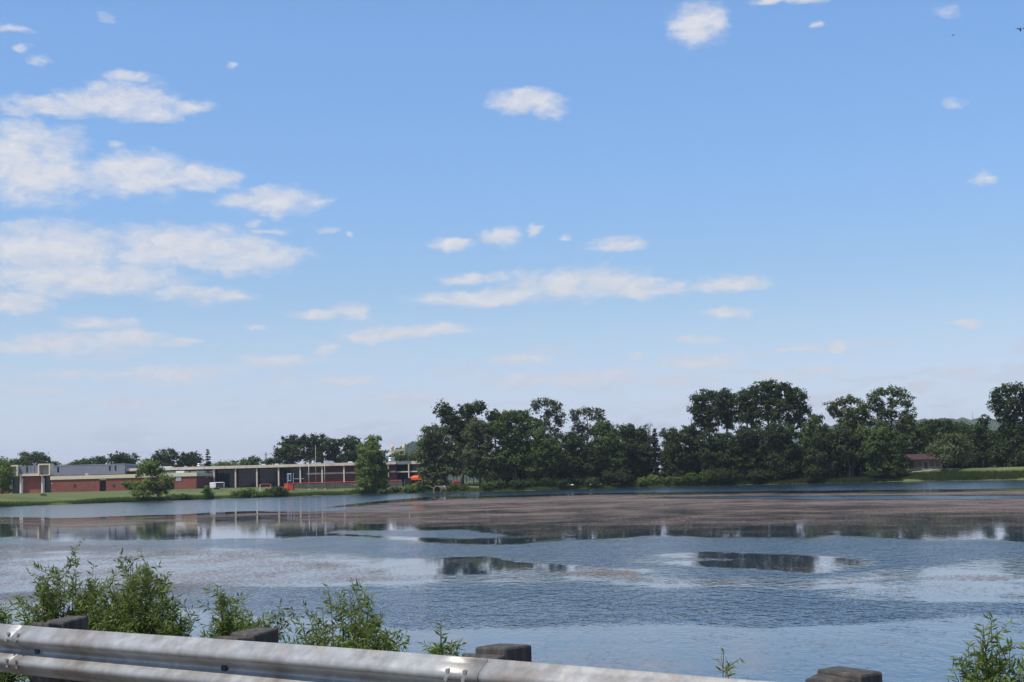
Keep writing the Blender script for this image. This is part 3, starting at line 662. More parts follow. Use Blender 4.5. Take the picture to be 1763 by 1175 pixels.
# --- right bank: dark leaf colours stand in for a cloud's shadow
for (nm, lb, px, t_, L, mt, kw) in [
 ('dark_tree', 'low dark tree at the left foot of the tallest trees', 1166, 10, [(1158,748,12,9),(1170,755,14,12),(1160,772,15,14),(1176,784,16,15),(1160,798,14,12)], 'leaf_dark', dict()),
 ('dark_tree', 'dark tree between the low dark one and the tallest trees', 1194, 14, [(1186,740,12,9),(1198,746,13,11),(1190,762,17,14),(1206,775,18,15),(1190,790,18,14)], 'leaf_dark', dict()),
 ('cottonwood_tree', 'left one of the tallest dark trees with a broken crown', 1226, 16, [(1202,686,13,10),(1218,680,14,10),(1232,690,12,11),(1198,704,13,12),(1214,706,15,13),(1232,712,14,13),(1206,724,13,11),(1224,732,14,12)], 'leaf_dark', dict(dens=1.35, tips=12)),
 ('cottonwood_tree', 'narrow dark tree second from the left among the tallest', 1256, 20, [(1248,680,13,10),(1258,690,13,11),(1246,702,14,12),(1262,712,14,13),(1250,728,14,12)], 'leaf_dark', dict(dens=1.35, tips=12)),
 ('cottonwood_tree', 'dark tree in the middle of the tallest row', 1288, 16, [(1276,680,13,11),(1290,677,12,10),(1280,696,15,12),(1298,700,13,13),(1284,716,14,13),(1300,726,12,12)], 'leaf_dark', dict(dens=1.3, tips=12)),
 ('cottonwood_tree', 'highest dark tree of the right bank', 1322, 15, [(1308,668,14,10),(1324,664,14,9),(1338,674,14,12),(1310,686,15,12),(1328,692,17,14),(1316,710,15,13),(1336,714,14,13)], 'leaf_dark', dict(dens=1.35, tips=12)),
 ('cottonwood_tree', 'dark tree right of the highest one, crown leaning out', 1356, 16, [(1350,668,13,9),(1362,680,14,12),(1376,684,12,12),(1350,696,15,13),(1370,702,16,13),(1384,708,11,11),(1360,722,16,12),(1380,728,10,10)], 'leaf_dark', dict(dens=1.35, tips=12)),
 ('leafy_tree', 'dense dark tree filling the foot of the tallest row at left', 1236, 5, [(1226,756,20,15),(1250,762,18,15),(1222,780,20,16),(1246,788,22,16),(1228,804,20,14)], 'leaf_dark', dict(dens=1.7)),
 ('leafy_tree', 'dense dark tree filling the foot of the tallest row at centre', 1296, 5, [(1280,750,20,15),(1304,752,20,15),(1276,772,20,16),(1302,776,22,17),(1284,796,22,15),(1312,800,20,15)], 'leaf_dark', dict(dens=1.7)),
 ('leafy_tree', 'dense dark tree filling the foot of the tallest row at right', 1344, 5, [(1334,744,20,14),(1354,746,18,14),(1338,766,20,16),(1356,776,16,17),(1340,794,20,15),(1356,804,14,12)], 'leaf_dark', dict(dens=1.7)),
 ('green_tree', 'mid green tree right of the tallest row', 1404, 14, [(1404,722,12,10),(1396,736,14,12),(1412,742,14,12),(1392,756,16,14),(1412,766,16,14),(1394,782,16,12)], 'leaf_mid', dict()),
 ('airy_tree', 'airy tree with drooping grey green sprays left of the domed one', 1466, 12, [(1432,700,11,9),(1448,692,12,8),(1466,690,12,9),(1440,712,13,10),(1460,710,14,11),(1478,702,12,12),(1452,728,14,11),(1472,724,14,13),(1487,706,12,12),(1491,726,13,12),(1474,742,17,12),(1446,742,15,10)], 'leaf_olive', dict(dens=1.1, per=22, tips=14, lean=1.2)),
 ('domed_tree', 'tall domed tree with a fan of bare limbs in its crown', 1540, 14, [(1504,682,12,9),(1518,675,13,8),(1536,673,13,7),(1550,679,12,9),(1562,692,10,11),(1508,696,13,11),(1566,710,9,12),(1520,706,12,11),(1556,722,12,10),(1516,724,13,11),(1540,694,13,9),(1534,716,12,10),(1545,738,17,11),(1520,742,16,11),(1566,736,11,11)], 'leaf_olive', dict(dens=1.1, per=22, tips=16)),
 ('leafy_tree', 'dark tree under the airy tree at left', 1424, 5, [(1416,756,18,14),(1430,770,18,15),(1412,786,18,14),(1430,800,17,12)], 'leaf_dark', dict()),
 ('leafy_tree', 'dark bushy tree at the foot of the airy sprays', 1464, 6, [(1450,750,18,14),(1472,756,18,15),(1456,774,20,15),(1476,786,16,14)], 'leaf_dark', dict()),
 ('leafy_tree', 'broad dark tree under the domed crown', 1522, 4, [(1496,752,18,14),(1520,750,18,14),(1540,760,18,15),(1504,774,20,15),(1530,782,20,15),(1514,800,20,14),(1540,804,16,12)], 'leaf_mid', dict()),
 ('leafy_tree', 'dark tree behind the maroon roofed house at left', 1574, 60, [(1566,738,16,11),(1582,742,14,12),(1570,758,16,14),(1586,764,12,12)], 'leaf_mid', dict()),
 ('round_tree', 'round dark tree above the maroon roofed house', 1606, 58, [(1600,734,16,10),(1618,730,17,9),(1596,750,16,13),(1616,750,18,14),(1634,744,16,12)], 'leaf_dark', dict()),
 ('round_tree', 'lower round tree right of the round one above the house', 1655, 55, [(1646,734,13,9),(1660,738,13,10),(1650,752,16,13),(1668,756,13,12)], 'leaf_mid', dict()),
 ('wispy_tree', 'wispy drooping tree on two trunks in front of the house', 1630, 9, [(1624,756,15,11),(1644,754,17,11),(1612,774,14,12),(1636,774,18,12),(1660,772,15,13),(1626,790,14,9),(1650,792,17,9)], 'leaf_olive', dict(dens=1.15, per=22)),
 ('dark_tree', 'dark tree left of the tall one at the right edge', 1694, 30, [(1690,738,12,9),(1696,724,7,8),(1684,752,15,12),(1702,760,16,14),(1688,776,17,13),(1706,786,14,11)], 'leaf_dark', dict()),
 ('cottonwood_tree', 'tall dark tree cut by the right edge of the picture', 1752, 12, [(1718,678,11,10),(1734,672,12,10),(1752,670,12,9),(1768,678,12,12),(1716,696,12,12),(1738,694,14,13),(1760,698,14,14),(1726,714,13,12),(1748,720,15,13),(1768,722,12,13),(1732,734,13,11),(1758,742,16,12),(1740,760,18,12),(1762,778,16,12)], 'leaf_dark', dict(dens=1.35, tips=12)),
 ('leafy_tree', 'dense dark tree under the tall one at the right edge', 1734, 24, [(1720,750,18,13),(1744,752,18,14),(1764,756,14,14),(1726,770,18,13),(1752,774,20,14),(1722,786,16,9)], 'leaf_dark', dict(dens=1.7)),
 ]:
    k = dict(dens=1.5, clump=.95, per=26, leaf=.34); k.update(kw)
    tree(nm, lb, px, t_, L, mt, group=GR, **k)
# understorey wood behind the shore trees: one dense mass of leaves and thin trunks
def thicket(name, spans, seed):
    rg = np.random.default_rng(seed); mb = MB(); Cs, Os, Ts = [], [], []
    for (p0, p1, yt, mid, t0, t1) in spans:
        for p in np.arange(p0, p1, 9.0):
            tq = rg.uniform(t0, t1); b = place(p + rg.uniform(-6, 6), tq); top = at(p, yt + rg.uniform(-4, 16), b.y).z
            h = top - b.z; mb.tube([b - Vector((0, 0, .3)), b + Vector((rg.normal(0, .3), 0, h * .8))], [.16, .05], 5, cap=False)
            lob = [(b + Vector((rg.normal(0, 1.4), rg.normal(0, 1), h * f)), rg.uniform(1.8, 2.8), 2.2, rg.uniform(1.5, 2.4)) for f in (.25, .45, .65, .83)[(0 if mid else 1):]]
            C, O, T, _ = crown_points(lob, rg, 1.2, 1.0, 20); Cs.append(C); Os.append(O); Ts.append(T)
    C = np.concatenate(Cs); ok = C[:, 2] > ground(C[:, 0], C[:, 1]) + .1
    C, O, T = C[ok], np.concatenate(Os)[ok], np.concatenate(Ts)[ok]
    root = struct(empty(name, place(spans[0][0], 40)), 'stuff')
    o = link(name, np_mesh(name, leaf_cards(C, .4, rg, O), 4, 'leaf_dark', np.repeat(T, 4))); struct(o, 'stuff')
    bpy.data.objects.remove(root); struct(mb.build('understorey_trunks', 'bark', None, True), 'stuff')
thicket('understorey_foliage', [(838, 1125, 778, True, 16, 34), (770, 840, 772, False, 34, 52), (880, 1100, 760, False, 50, 80), (1152, 1380, 770, True, 16, 34), (1380, 1560, 772, True, 14, 34), (1200, 1560, 765, False, 60, 95), (1575, 1700, 772, False, 62, 90), (1700, 1800, 768, False, 26, 44), (1560, 1700, 776, False, 62, 84)], 77)
# bare dead tops
def bare(label, px, t_, ytop, hw):
    global ntree; ntree += 1
    rg = np.random.default_rng(ntree); b = place(px, t_); top = at(px, ytop, b.y); H = top.z - b.z
    mb = MB(); mb.tube([b - Vector((0, 0, .3)), b + Vector((.3, 0, H * .5)), Vector((top.x, b.y, top.z))], [.25, .16, .03], 6)
    for k in range(16):
        z = rg.uniform(.5, .92); s = b + Vector((.3 * min(1, z * 2), 0, H * z)); a = rg.uniform(0, 6.28); r_ = hw * b.y / FPX * rg.uniform(.5, 1.1)
        e = s + Vector((math.cos(a) * r_, math.sin(a) * r_, r_ * rg.uniform(.8, 1.8)))
        mb.tube([s, s.lerp(e, .5) + Vector((0, 0, .2)), e], [.06, .04, .015], 4, cap=False)
        for j in range(3):
            s2 = s.lerp(e, rg.uniform(.4, .9)); mb.tube([s2, s2 + Vector(rg.normal(0, .7, 3)) + Vector((0, 0, .8))], [.025, .01], 3, cap=False)
    o = mb.build('bare_tree', 'bark_pale', None, True); tag(o, label, 'tree', GC)
bare('leafless tree top sticking out left of the spruce', 1120, 26, 727, 8)
bare('leafless tree top above the right end of the grove', 1086, 28, 730, 9)
# shore bushes
for (lb, px, t_, L, mt) in [
 ('small dark bush at the water below the left glass bay', 76, 1.2, [(72,857,7,4),(80,859,6,4),(76,855,5,4)], 'leaf_mid'),
 ('tiny bush at the water near the left edge tree', 20, 1.2, [(20,862,4,3),(16,863,4,3)], 'leaf_mid'),
 ('upright green bush at the water below the white trailer', 357, 1.2, [(357,843,6,5),(354,850,7,5),(361,851,7,5)], 'leaf_light'),
 ('long low hedge like bush at the water right of the spreading tree', 312, 1.0, [(300,856,12,4),(318,855,12,4)], 'leaf_mid'),
 ('tall weedy bush at the water left of the goal', 420, 1.4, [(410,850,12,6),(428,847,12,6),(440,851,10,5)], 'leaf_light'),
 ('dense bush at the water in front of the red shed', 476, 1.2, [(464,848,10,6),(478,846,11,8),(490,848,9,7)], 'leaf_mid'),
 ('low bush at the water left of the tall oval tree', 606, 1.2, [(598,849,8,4),(612,846,9,5)], 'leaf_light'),
 ('shaded bush at the water right of the tall oval tree', 676, 1.2, [(662,846,10,4),(680,843,10,5)], 'leaf_mid'),
 ('bright weedy bush at the water left of the drain pipe', 718, 1.4, [(704,842,10,6),(722,840,12,7),(736,843,8,5)], 'leaf_light'),
 ('dark bush at the water right of the drain pipe', 790, 1.4, [(780,839,10,5),(798,840,10,5)], 'leaf_mid'),
 ('leafy bush at the water below the bright sapling', 850, 1.6, [(838,836,12,5),(858,834,14,6)], 'leaf_mid'),
 ('dark bush at the water below the broad tree', 905, 1.6, [(890,833,14,6),(914,832,14,7)], 'leaf_dark'),
 ('dark bush at the water below the tall airy tree', 955, 1.6, [(942,830,13,6),(966,831,13,6)], 'leaf_dark'),
 ('green bush at the water below the flat topped airy tree', 1008, 1.6, [(994,829,14,6),(1020,829,13,6)], 'leaf_mid'),
 ('very dark bush at the water below the rounded trees', 1062, 1.6, [(1046,822,16,10),(1072,820,16,12)], 'leaf_dark'),
 ('bright green bush at the water below the spruce', 1118, 1.6, [(1108,828,12,6),(1126,826,12,7)], 'leaf_light'),
 ('rounded bush at the water in the gap beside the tallest trees', 1160, 1.6, [(1148,828,11,6),(1170,827,13,6)], 'leaf_mid'),
 ('dark bush at the water below the left tallest tree', 1206, 1.6, [(1192,823,14,8),(1216,820,15,10)], 'leaf_mid'),
 ('large dark bush at the water below the middle of the tallest row', 1262, 1.6, [(1246,818,18,11),(1276,818,18,11)], 'leaf_dark'),
 ('large dark bush at the water below the right of the tallest row', 1322, 1.6, [(1306,818,18,10),(1336,818,18,10)], 'leaf_dark'),
 ('dark bush at the water left of the dark lawn', 1416, 1.6, [(1402,812,16,10),(1424,812,14,10)], 'leaf_dark'),
 ('dark bush at the water below the broad dark tree', 1524, 1.6, [(1508,816,16,8),(1538,815,14,9)], 'leaf_dark'),
 ('dark bush at the foot of the wispy tree', 1636, 1.4, [(1628,815,9,6),(1642,817,8,6)], 'leaf_dark'),
 ('dark shrub behind the lawn near the parked cars', 1682, 40, [(1672,796,12,7),(1690,796,12,7)], 'leaf_dark')]:
    tree('shore_bush', lb, px, t_, L, mt, cat='bush', group=GS, dens=2.2, clump=.55, per=24, leaf=.2, r0=.07, tips=5)

# grass and reeds along the far water edge
def blades(name, x0, x1, n, t0, t1, h0, h1, w, mat, seed):
    rg = np.random.default_rng(seed)
    X = rg.uniform(x0, x1, n); T = rg.uniform(0, 1, n) ** 1.6 * (t1 - t0) + t0
    Y = shoreY(X) + T; Z = ground(X, Y)
    clump = .55 + .45 * np.sin(X * .31) * np.sin(X * .083 + 2) + rg.normal(0, .18, n)
    h = np.clip(h0 + (h1 - h0) * clump, .15, 2)
    a = rg.uniform(0, math.pi, n); dx = np.cos(a) * w; dy = np.sin(a) * w
    ln = rg.normal(0, .22, (n, 2)) * h[:, None]
    B = np.stack([X, Y, Z - .03], -1)
    v = np.stack([B + np.stack([-dx, -dy, 0 * X], -1), B + np.stack([dx, dy, 0 * X], -1), B + np.stack([ln[:, 0], ln[:, 1], h], -1)], 1).reshape(-1, 3)
    o = link(name, np_mesh(name, v, 3, mat, np.repeat(np.clip(rg.uniform(0, 1, n) * .7 + .15, 0, 1), 3)))
    return struct(o, 'stuff')
blades('shore_grass', -190, -30, 70000, .1, 5, .25, 1.15, .055, 'reed', 5)
blades('shore_weeds', -30, 55, 26000, .1, 4, .25, .9, .05, 'reed', 6)
blades('shade_dark_undergrowth', 55, 190, 90000, .1, 25, .4, 1.1, .06, 'leaf_dark', 8)  # dark blade colour paints the cloud shade on this bank

# ------------------------------------------------------------------ school
YF = 520.0                                     # main facade line
def X_(px, Y, py=815): return at(px, py, Y).x
ZB = 3.0; ZR = 10.9; ZS = 9.95                 # ground, roof edge top, roof edge underside
sch = tag(empty('school_building', (X_(300, YF), YF, ZB)), 'long low red brick school with cream roof edge, columns and dark glass hall', 'building')
def bx(name, mat, x0, x1, y0, y1, z0, z1, par=sch, bevel=0): return MB().box(min(x0, x1), max(x0, x1), y0, y1, z0, z1).build(name, mat, par, bevel=bevel)
YW = 492.0
xa, xb = X_(88, YW), X_(338, YW)              # brick wing
xL = X_(4, YW + 8)
xE = X_(760, YF)
cols = [370, 406.7, 443.4, 480.7, 517.9, 555.4, 593, 631, 669]
# main hall body, core wall behind the glass line, roof
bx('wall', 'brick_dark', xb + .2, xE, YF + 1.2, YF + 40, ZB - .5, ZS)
bx('roof', 'gravel_roof', xa, X_(683, YF), YF - 1.6, YF + 42, ZS + .004, ZR - .25)
xs = X_(683, YF)
fx = [xa + .1] + [X_(p, YF) + 3.9 for p in (110, 147, 184)] + [X_(p, YF) + 3.9 for p in cols[:-1]] + [xs]
fx = sorted(fx)
for i in range(len(fx) - 1):                   # cream roof edge in panels with joints
    bx('fascia_panel', 'cream', fx[i] + .05, fx[i + 1] - .05, YF - 2.0, YF - 1.61, ZS - .02, ZR)
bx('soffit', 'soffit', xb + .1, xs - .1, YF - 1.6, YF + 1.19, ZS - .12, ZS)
for i, p in enumerate(cols):
    x = X_(p, YF); bx('column', 'cream', x - .24, x + .24, YF - 1.55, YF - 1.0, ZB - .5, ZS - .13)
# glass bays: pane behind, mullion grid in front
gx = [X_(p, YF) + .25 for p in cols[:5]] ; ge = [X_(p, YF) - .25 for p in cols[1:5]] + [X_(528.5, YF)]
for a, b_ in zip(gx, ge):
    w_ = bx('window', 'dark_metal', a, b_, YF + .9, YF + 1.19, ZB, ZS - .13)
    MB().box(a + .06, b_ - .06, YF + .80, YF + .89, ZB + .45, ZS - .3).build('pane', 'glassdark', w_)
    mb = MB(); nd = 6 if b_ - a > 5 else 3
    for k in range(1, nd): x = a + (b_ - a) * k / nd; mb.box(x - .035, x + .035, YF + .72, YF + .797, ZB + .45, ZS - .3)
    for z in (4.35, 5.9, 7.5): mb.box(a + .06, b_ - .06, YF + .70, YF + .717, z - .035, z + .035)
    mb.build('mullion', 'mullion', w_)
# two storey brick bays right of the glass
bq = [X_(528.5, YF)] + [X_(p, YF) for p in cols[5:]] + [xs]
for i in range(len(bq) - 1):
    a, b_ = bq[i] + (.25 if i else 0), bq[i + 1] - .25
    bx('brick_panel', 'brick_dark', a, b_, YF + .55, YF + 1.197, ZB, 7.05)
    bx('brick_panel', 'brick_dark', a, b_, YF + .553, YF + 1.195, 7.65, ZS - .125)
    bx('band_course', 'cream', a - (.1 if i == 0 else 0), b_, YF + .2, YF + 1.19, 7.06, 7.64)
# recessed end bay with grey cream edges
for i in range(3):
    a = xs + .2 + i * (xE - xs - .4) / 3; b_ = xs + .2 + (i + 1) * (xE - xs - .4) / 3
    bx('fascia_panel', 'grey_panel' if i == 0 else 'cream', a, b_ - .06, YF - .8, YF - .4, ZS - .1, ZR - .02)
    w_ = bx('window', 'glassdark', a, b_ - .1, YF + .9, YF + 1.196, 7.5, ZS - .3); bx('window', 'glassdark', a, b_ - .1, YF + .9, YF + 1.197, ZB + .3, 6.8)
    bx('band_course', 'cream', a, b_ - .06, YF - .3, YF + .8, 7.0, 7.4)
bx('roof', 'gravel_roof', xs, xE, YF - .39, YF + 42, ZS - .1, ZR - .3)
bx('column', 'cream', X_(704, YF) - .2, X_(704, YF) + .2, YF - .9, YF - .5, ZB - .4, ZS - .1)
# brick wing
ZW = 8.55
x_d0, x_d1 = X_(171.5, YW), X_(182.5, YW)
x_e0, x_e1 = X_(291, YW), X_(300, YW)
for a, b_ in ((xa, x_d0), (x_d1, x_e0), (x_e1, xb)):
    bx('brick_wall', 'brick', a, b_, YW, YW + .4, ZB - .6, ZW - 1.2)
for a, b_ in ((x_d0, x_d1), (x_e0, x_e1)):
    bx('lintel', 'yellow_cream', a + .02, b_ - .02, YW + .05, YW + .45, ZW - 1.75, ZW - 1.21)
    r_ = bx('doorway', 'brick_dark', a - .3, b_ + .3, YW + 1.8, YW + 2.1, ZB - .5, ZW - 1.21)
    dr = MB().box(a + .5, (a + b_) / 2 - .03, YW + 1.7, YW + 1.79, ZB, ZB + 2.3).box((a + b_) / 2 + .03, b_ - .5, YW + 1.7, YW + 1.79, ZB, ZB + 2.3).build('door', 'dark_metal', sch)
    MB().box((a + b_) / 2 - .14, (a + b_) / 2 - .08, YW + 1.62, YW + 1.70, ZB + .9, ZB + 1.3).build('handle', 'galv', dr)
nf = 9
for i in range(nf):
    a = xa - .25 + (xb - xa + .5) * i / nf; b_ = xa - .25 + (xb - xa + .5) * (i + 1) / nf
    bx('fascia_panel', 'yellow_cream', a + .02, b_ - .02, YW - .3, YW + .5, ZW - 1.2, ZW)
bx('roof', 'gravel_roof', xa, xb, YW + .51, YF - 2.05, ZW - .6, ZW - .2)
bx('side_wall', 'brick_dark', xb - .4, xb, YW + .41, YF + 1, ZB - .6, ZW - 1.21)  # darker brick puts this wall's shade into its colour
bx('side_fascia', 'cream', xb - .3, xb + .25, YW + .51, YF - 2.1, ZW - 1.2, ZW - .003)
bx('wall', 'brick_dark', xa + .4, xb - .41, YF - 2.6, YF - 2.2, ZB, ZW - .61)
bx('wall_lamp', 'galv', xb + .02, xb + .3, YF - 12, YF - 11.4, ZW - 1.75, ZW - 1.35)
bx('louver', 'galv', X_(303, YW), X_(312, YW), YW - .08, YW - .002, 5.85, 7.15)
for p in (129, 196): MB().tube([at(p, 836, YW) * 1.0 + Vector((0, 0, 0)), at(p, 836, YW) + Vector((0, -.14, 0))], .42, 12).build('round_vent', 'dark_metal', sch)
bx('wall_plate', 'white', X_(88.6, YW), X_(90, YW), YW - .05, YW - .002, 6.05, 6.3)
# left part with hooded bays
YH = 500.0
hx = {p: X_(p, YH) for p in (-30, 14, 18, 32.5, 36, 67, 73, 88)}
bx('brick_wall', 'brick', X_(37.5, YH), X_(71.5, YH), YH + 1.4, YH + 1.8, ZB - .5, 8.9)
bx('brick_wall', 'brick', hx[-30], X_(17, YH), YH + 1.4, YH + 1.8, ZB - .5, 8.9)
for a, b_ in ((19.2, 34.8), (74.4, 87.3)):
    w_ = bx('window', 'dark_metal', X_(a, YH), X_(b_, YH), YH + 1.5, YH + 1.8, ZB, 8.9)
    MB().box(X_(a, YH) + .1, X_(b_, YH) - .1, YH + 1.4, YH + 1.49, ZB + .1, 8.7).build('pane', 'glassdark', w_)
    mb = MB()
    for k in (1, 2): x = X_(a + (b_ - a) * k / 3, YH); mb.box(x - .04, x + .04, YH + 1.33, YH + 1.397, ZB + .1, 8.7)
    for z in (4.6, 6.2): mb.box(X_(a, YH) + .1, X_(b_, YH) - .1, YH + 1.31, YH + 1.327, z - .04, z + .04)
    mb.build('mullion', 'mullion', w_)
for p in (18, 36, 73): bx('column', 'cream', X_(p, YH) - .28, X_(p, YH) + .28, YH - .3, YH + .3, ZB - .4, 8.9)
for a, b_, zt in ((14, 32.5, 12.8), (67, 88, 13.0)):
    x0, x1 = X_(a, YH), X_(b_, YH)
    h = MB(); h.box(x0, x0 + .45, YH - 1.2, YH + 3, 8.95, zt - .5).box(x1 - .45, x1, YH - 1.2, YH + 3, 8.95, zt - .5).box(x0, x1, YH - 1.2, YH + 3, zt - .497, zt).box(x0 + .45, x1 - .45, YH - 1.15, YH + 3, 8.95, 9.25)
    hd = h.build('roof_hood', 'cream', sch)
    MB().box(x0 + .46, x1 - .46, YH + .9, YH + 1.3, 9.26, zt - .51).build('hood_back', 'concrete', hd)
bx('wall_panel', 'grey_panel', X_(32.8, YH), X_(66.8, YH), YH + .4, YH + .8, 9.7, 12.5)
for k, p in enumerate((46, 52.5, 59)): bx('panel_joint', 'dark_metal', X_(p, YH) - (.3 if k == 0 else .05), X_(p, YH) + (.3 if k == 0 else .05), YH + .33, YH + .397, 10.1, 12.3)
bx('fascia_panel', 'cream', X_(32.8, YH), X_(66.8, YH), YH - .2, YH + .39, 8.95, 9.69)
bx('fascia_panel', 'cream', hx[-30], X_(13.6, YH), YH - .2, YH + .39, 8.95, 9.69)
bx('roof', 'gravel_roof', hx[-30], xa - .3, YH + 1.81, YF + 30, 8.5, 8.95)
bx('paving_step', 'concrete', X_(5, YH), xa - .1, YH - 2.5, YH + 1.3, ZB - .5, ZB + .12)
# grey upper block
YU = 516.0
xu0, xu1 = X_(40, YU), X_(215, YU)
bx('upper_wall', 'grey_panel', xu0, xu1, YU, YU + 22, 9.0, 12.45)
bx('parapet_cap', 'galv', xu0 - .1, xu1 + .1, YU - .1, YU + 22.1, 12.46, 12.6)
for p in (100, 189, 199): bx('slot_window', 'glassdark', X_(p, YU) - .3, X_(p, YU) + .3, YU - .06, YU - .002, 10.2, 12.0)
# roof equipment
def fan(px, z, r_, h): 
    c = (X_(px, YF + 10), YF + 10, z)
    MB().lathe(c, [(r_, 0), (r_, h * .3), (r_ * 1.15, h * .34), (r_ * 1.15, h * .5), (r_ * .95, h * .52), (r_ * .95, h * .72), (r_ * 1.1, h * .76), (r_ * 1.05, h * .9), (r_ * .6, h)], 14).build('roof_fan', 'galv', sch, True)
fan(343, ZR - .25, .75, 1.7); fan(320, ZR - .25, .6, .8); fan(540, ZR - .25, .75, 1.5); fan(673.5, ZR - .25, 1.35, 2.0)
for (p0, p1, h, mt) in ((272, 279, .5, 'white'), (281, 297, .45, 'white'), (536, 553, .45, 'galv'), (558, 574, .9, 'galv'), (600, 607, .5, 'white'), (451, 457, .4, 'white'), (474, 480, .4, 'white')):
    bx('roof_unit', mt, X_(p0, YF + 6), X_(p1, YF + 6), YF + 5, YF + 7, ZR - .25, ZR - .25 + h + .25, bevel=.06)
for (p0, p1, h) in ((304, 318, .9), (148, 153, .9), (178, 192, .25)):
    bx('roof_unit', 'galv' if p0 < 300 else 'white', X_(p0, YW + 6), X_(p1, YW + 6), YW + 5, YW + 7, ZW - .2, ZW - .2 + h, bevel=.06)

# ------------------------------------------------------------------ things on the school lawn
def pole(label, px, t_, ytop, r_):
    b = place(px, t_, 843); top = at(px, ytop, b.y)
    o = MB().tube([b - Vector((0, 0, .3)), Vector((b.x, b.y, top.z))], [r_, r_ * .6], 8)
    root = tag(empty('flagpole', b), label, 'pole', 'pale poles behind the water edge')
    o.build('mast', 'pole_grey', root, True)
    MB().lathe((b.x, b.y, top.z), [(.02, 0), (.12, .06), (.15, .15), (.12, .24), (.02, .3)], 10).build('finial', 'galv', root, True)
    MB().lathe((b.x, b.y, b.z - .1), [(.4, 0), (.4, .2), (.2, .3)], 10).build('footing', 'concrete', root)
pole('left and stoutest of the three white poles before the brick bays', 532, 42, 794, .13)
pole('tallest and thinnest of the three white poles', 544, 45, 769, .085)
pole('right one of the three white poles', 559.5, 41, 791, .11)
b = place(458, 220, 800); tp = at(458, 779, b.y)
r_ = tag(empty('utility_pole', b), 'thin utility pole far behind the glass hall roof', 'pole')
MB().tube([b - Vector((0, 0, .3)), Vector((b.x, b.y, tp.z))], [.28, .2], 6).build('post', 'bark', r_)
MB().box(b.x - 1.1, b.x + 1.1, b.y - .1, b.y + .1, tp.z - 1.3, tp.z - 1.1).build('crossarm', 'bark', r_)
# outfield fence with mesh windscreen and red cap
FY = float(place(560, 46, 843).y)
def fence(label, p0, p1, n):
    x0, x1 = X_(p0, FY, 838), X_(p1, FY, 838); zb = gz((x0 + x1) / 2, FY) - .05; zt = zb + 2.25
    r_ = tag(empty('field_fence', ((x0 + x1) / 2, FY, zb)), label, 'fence')
    for i in range(n):
        a = x0 + (x1 - x0) * i / n; c = x0 + (x1 - x0) * (i + 1) / n
        MB().box(a + .04, c - .04, FY - .02, FY + .02, zb + .05, zt - .2).build('windscreen_panel', 'windscreen', r_)
    for i in range(n + 1):
        a = x0 + (x1 - x0) * i / n; MB().tube([(a, FY + .06, zb - .2), (a, FY + .06, zt)], .04, 6).build('post', 'galv', r_)
    mb = MB(); mb.tube([(x0, FY, zt - .06), (x1, FY, zt - .06)], .13, 8); mb.build('top_cap', 'red', r_)
fence('grey mesh field fence with red top cap, left of the tall oval tree', 505, 617, 9)
fence('short grey mesh field fence with red top cap, right of the tall oval tree', 648, 692, 4)
# red shed at the fence end
p0 = place(489.5, 43, 843); x0, x1 = p0.x, X_(504.5, p0.y, 838); zb = gz(x0, p0.y) - .1
r_ = tag(empty('red_shed', ((x0 + x1) / 2, p0.y, zb)), 'red orange shed at the left end of the field fence', 'shed')
MB().box(x0, x1, p0.y, p0.y + 3, zb, zb + 2.3).build('body', 'red', r_, bevel=.03)
MB().box(x0 - .1, x1 + .1, p0.y - .12, p0.y + 3.1, zb + 2.302, zb + 2.42).build('roof', 'orange', r_, bevel=.02)
MB().box(x0 + .15, x0 + 1.2, p0.y - .06, p0.y - .003, zb + .1, zb + 2.1).build('door', 'orange', r_, bevel=.01)  # made-up door: bright orange stands in for the shed's sunlit face
MB().box(x0 - .05, x0 - .003, p0.y + .1, p0.y + 2.9, zb + .1, zb + 2.2).build('side_tone_panel', 'orange', r_)  # brighter orange paints sunlight on the left face
# scoreboard behind it
b = place(500, 56, 840); zb = b.z
r_ = tag(empty('scoreboard', b), 'small grey scoreboard on posts above the red shed', 'scoreboard')
for dx in (-1.0, 1.0): MB().box(b.x + dx - .09, b.x + dx + .09, b.y, b.y + .18, zb - .2, zb + 5.4).build('post', 'galv', r_)
MB().box(b.x - .75, b.x + .35, b.y - .25, b.y - .01, zb + 2.6, zb + 5.3).build('panel', 'galv', r_, bevel=.04)
MB().box(b.x - .55, b.x + .15, b.y - .29, b.y - .252, zb + 3.0, zb + 4.9).build('display', 'dark_metal', r_)
MB().box(b.x + 1.15, b.x + 4.6, b.y + .2, b.y + .3, zb + 3.3, zb + 3.5).build('crossbar', 'galv', r_)
# goal
b = place(456, 40, 845)
x0, x1 = X_(447.3, b.y), X_(465.5, b.y); z0 = gz(b.x, b.y); zt = z0 + 2.3
r_ = tag(empty('goal', b), 'white framed sports goal on the lawn near the red shed', 'goal')
for x in (x0, x1):
    MB().tube([(x, b.y, z0 - .15), (x, b.y, zt)], .085, 8).build('upright', 'white' if x == x0 else 'orange', r_)
    MB().tube([(x, b.y, zt), (x, b.y + .8, zt - .05), (x, b.y + 2, z0)], .05, 6).build('back_stay', 'white', r_)
MB().tube([(x0, b.y, zt), (x1, b.y, zt)], .085, 8).build('crossbar', 'red', r_)
MB().tube([(x0, b.y + 2, z0 + .05), (x1, b.y + 2, z0 + .05)], .05, 6).build('ground_bar', 'white', r_)
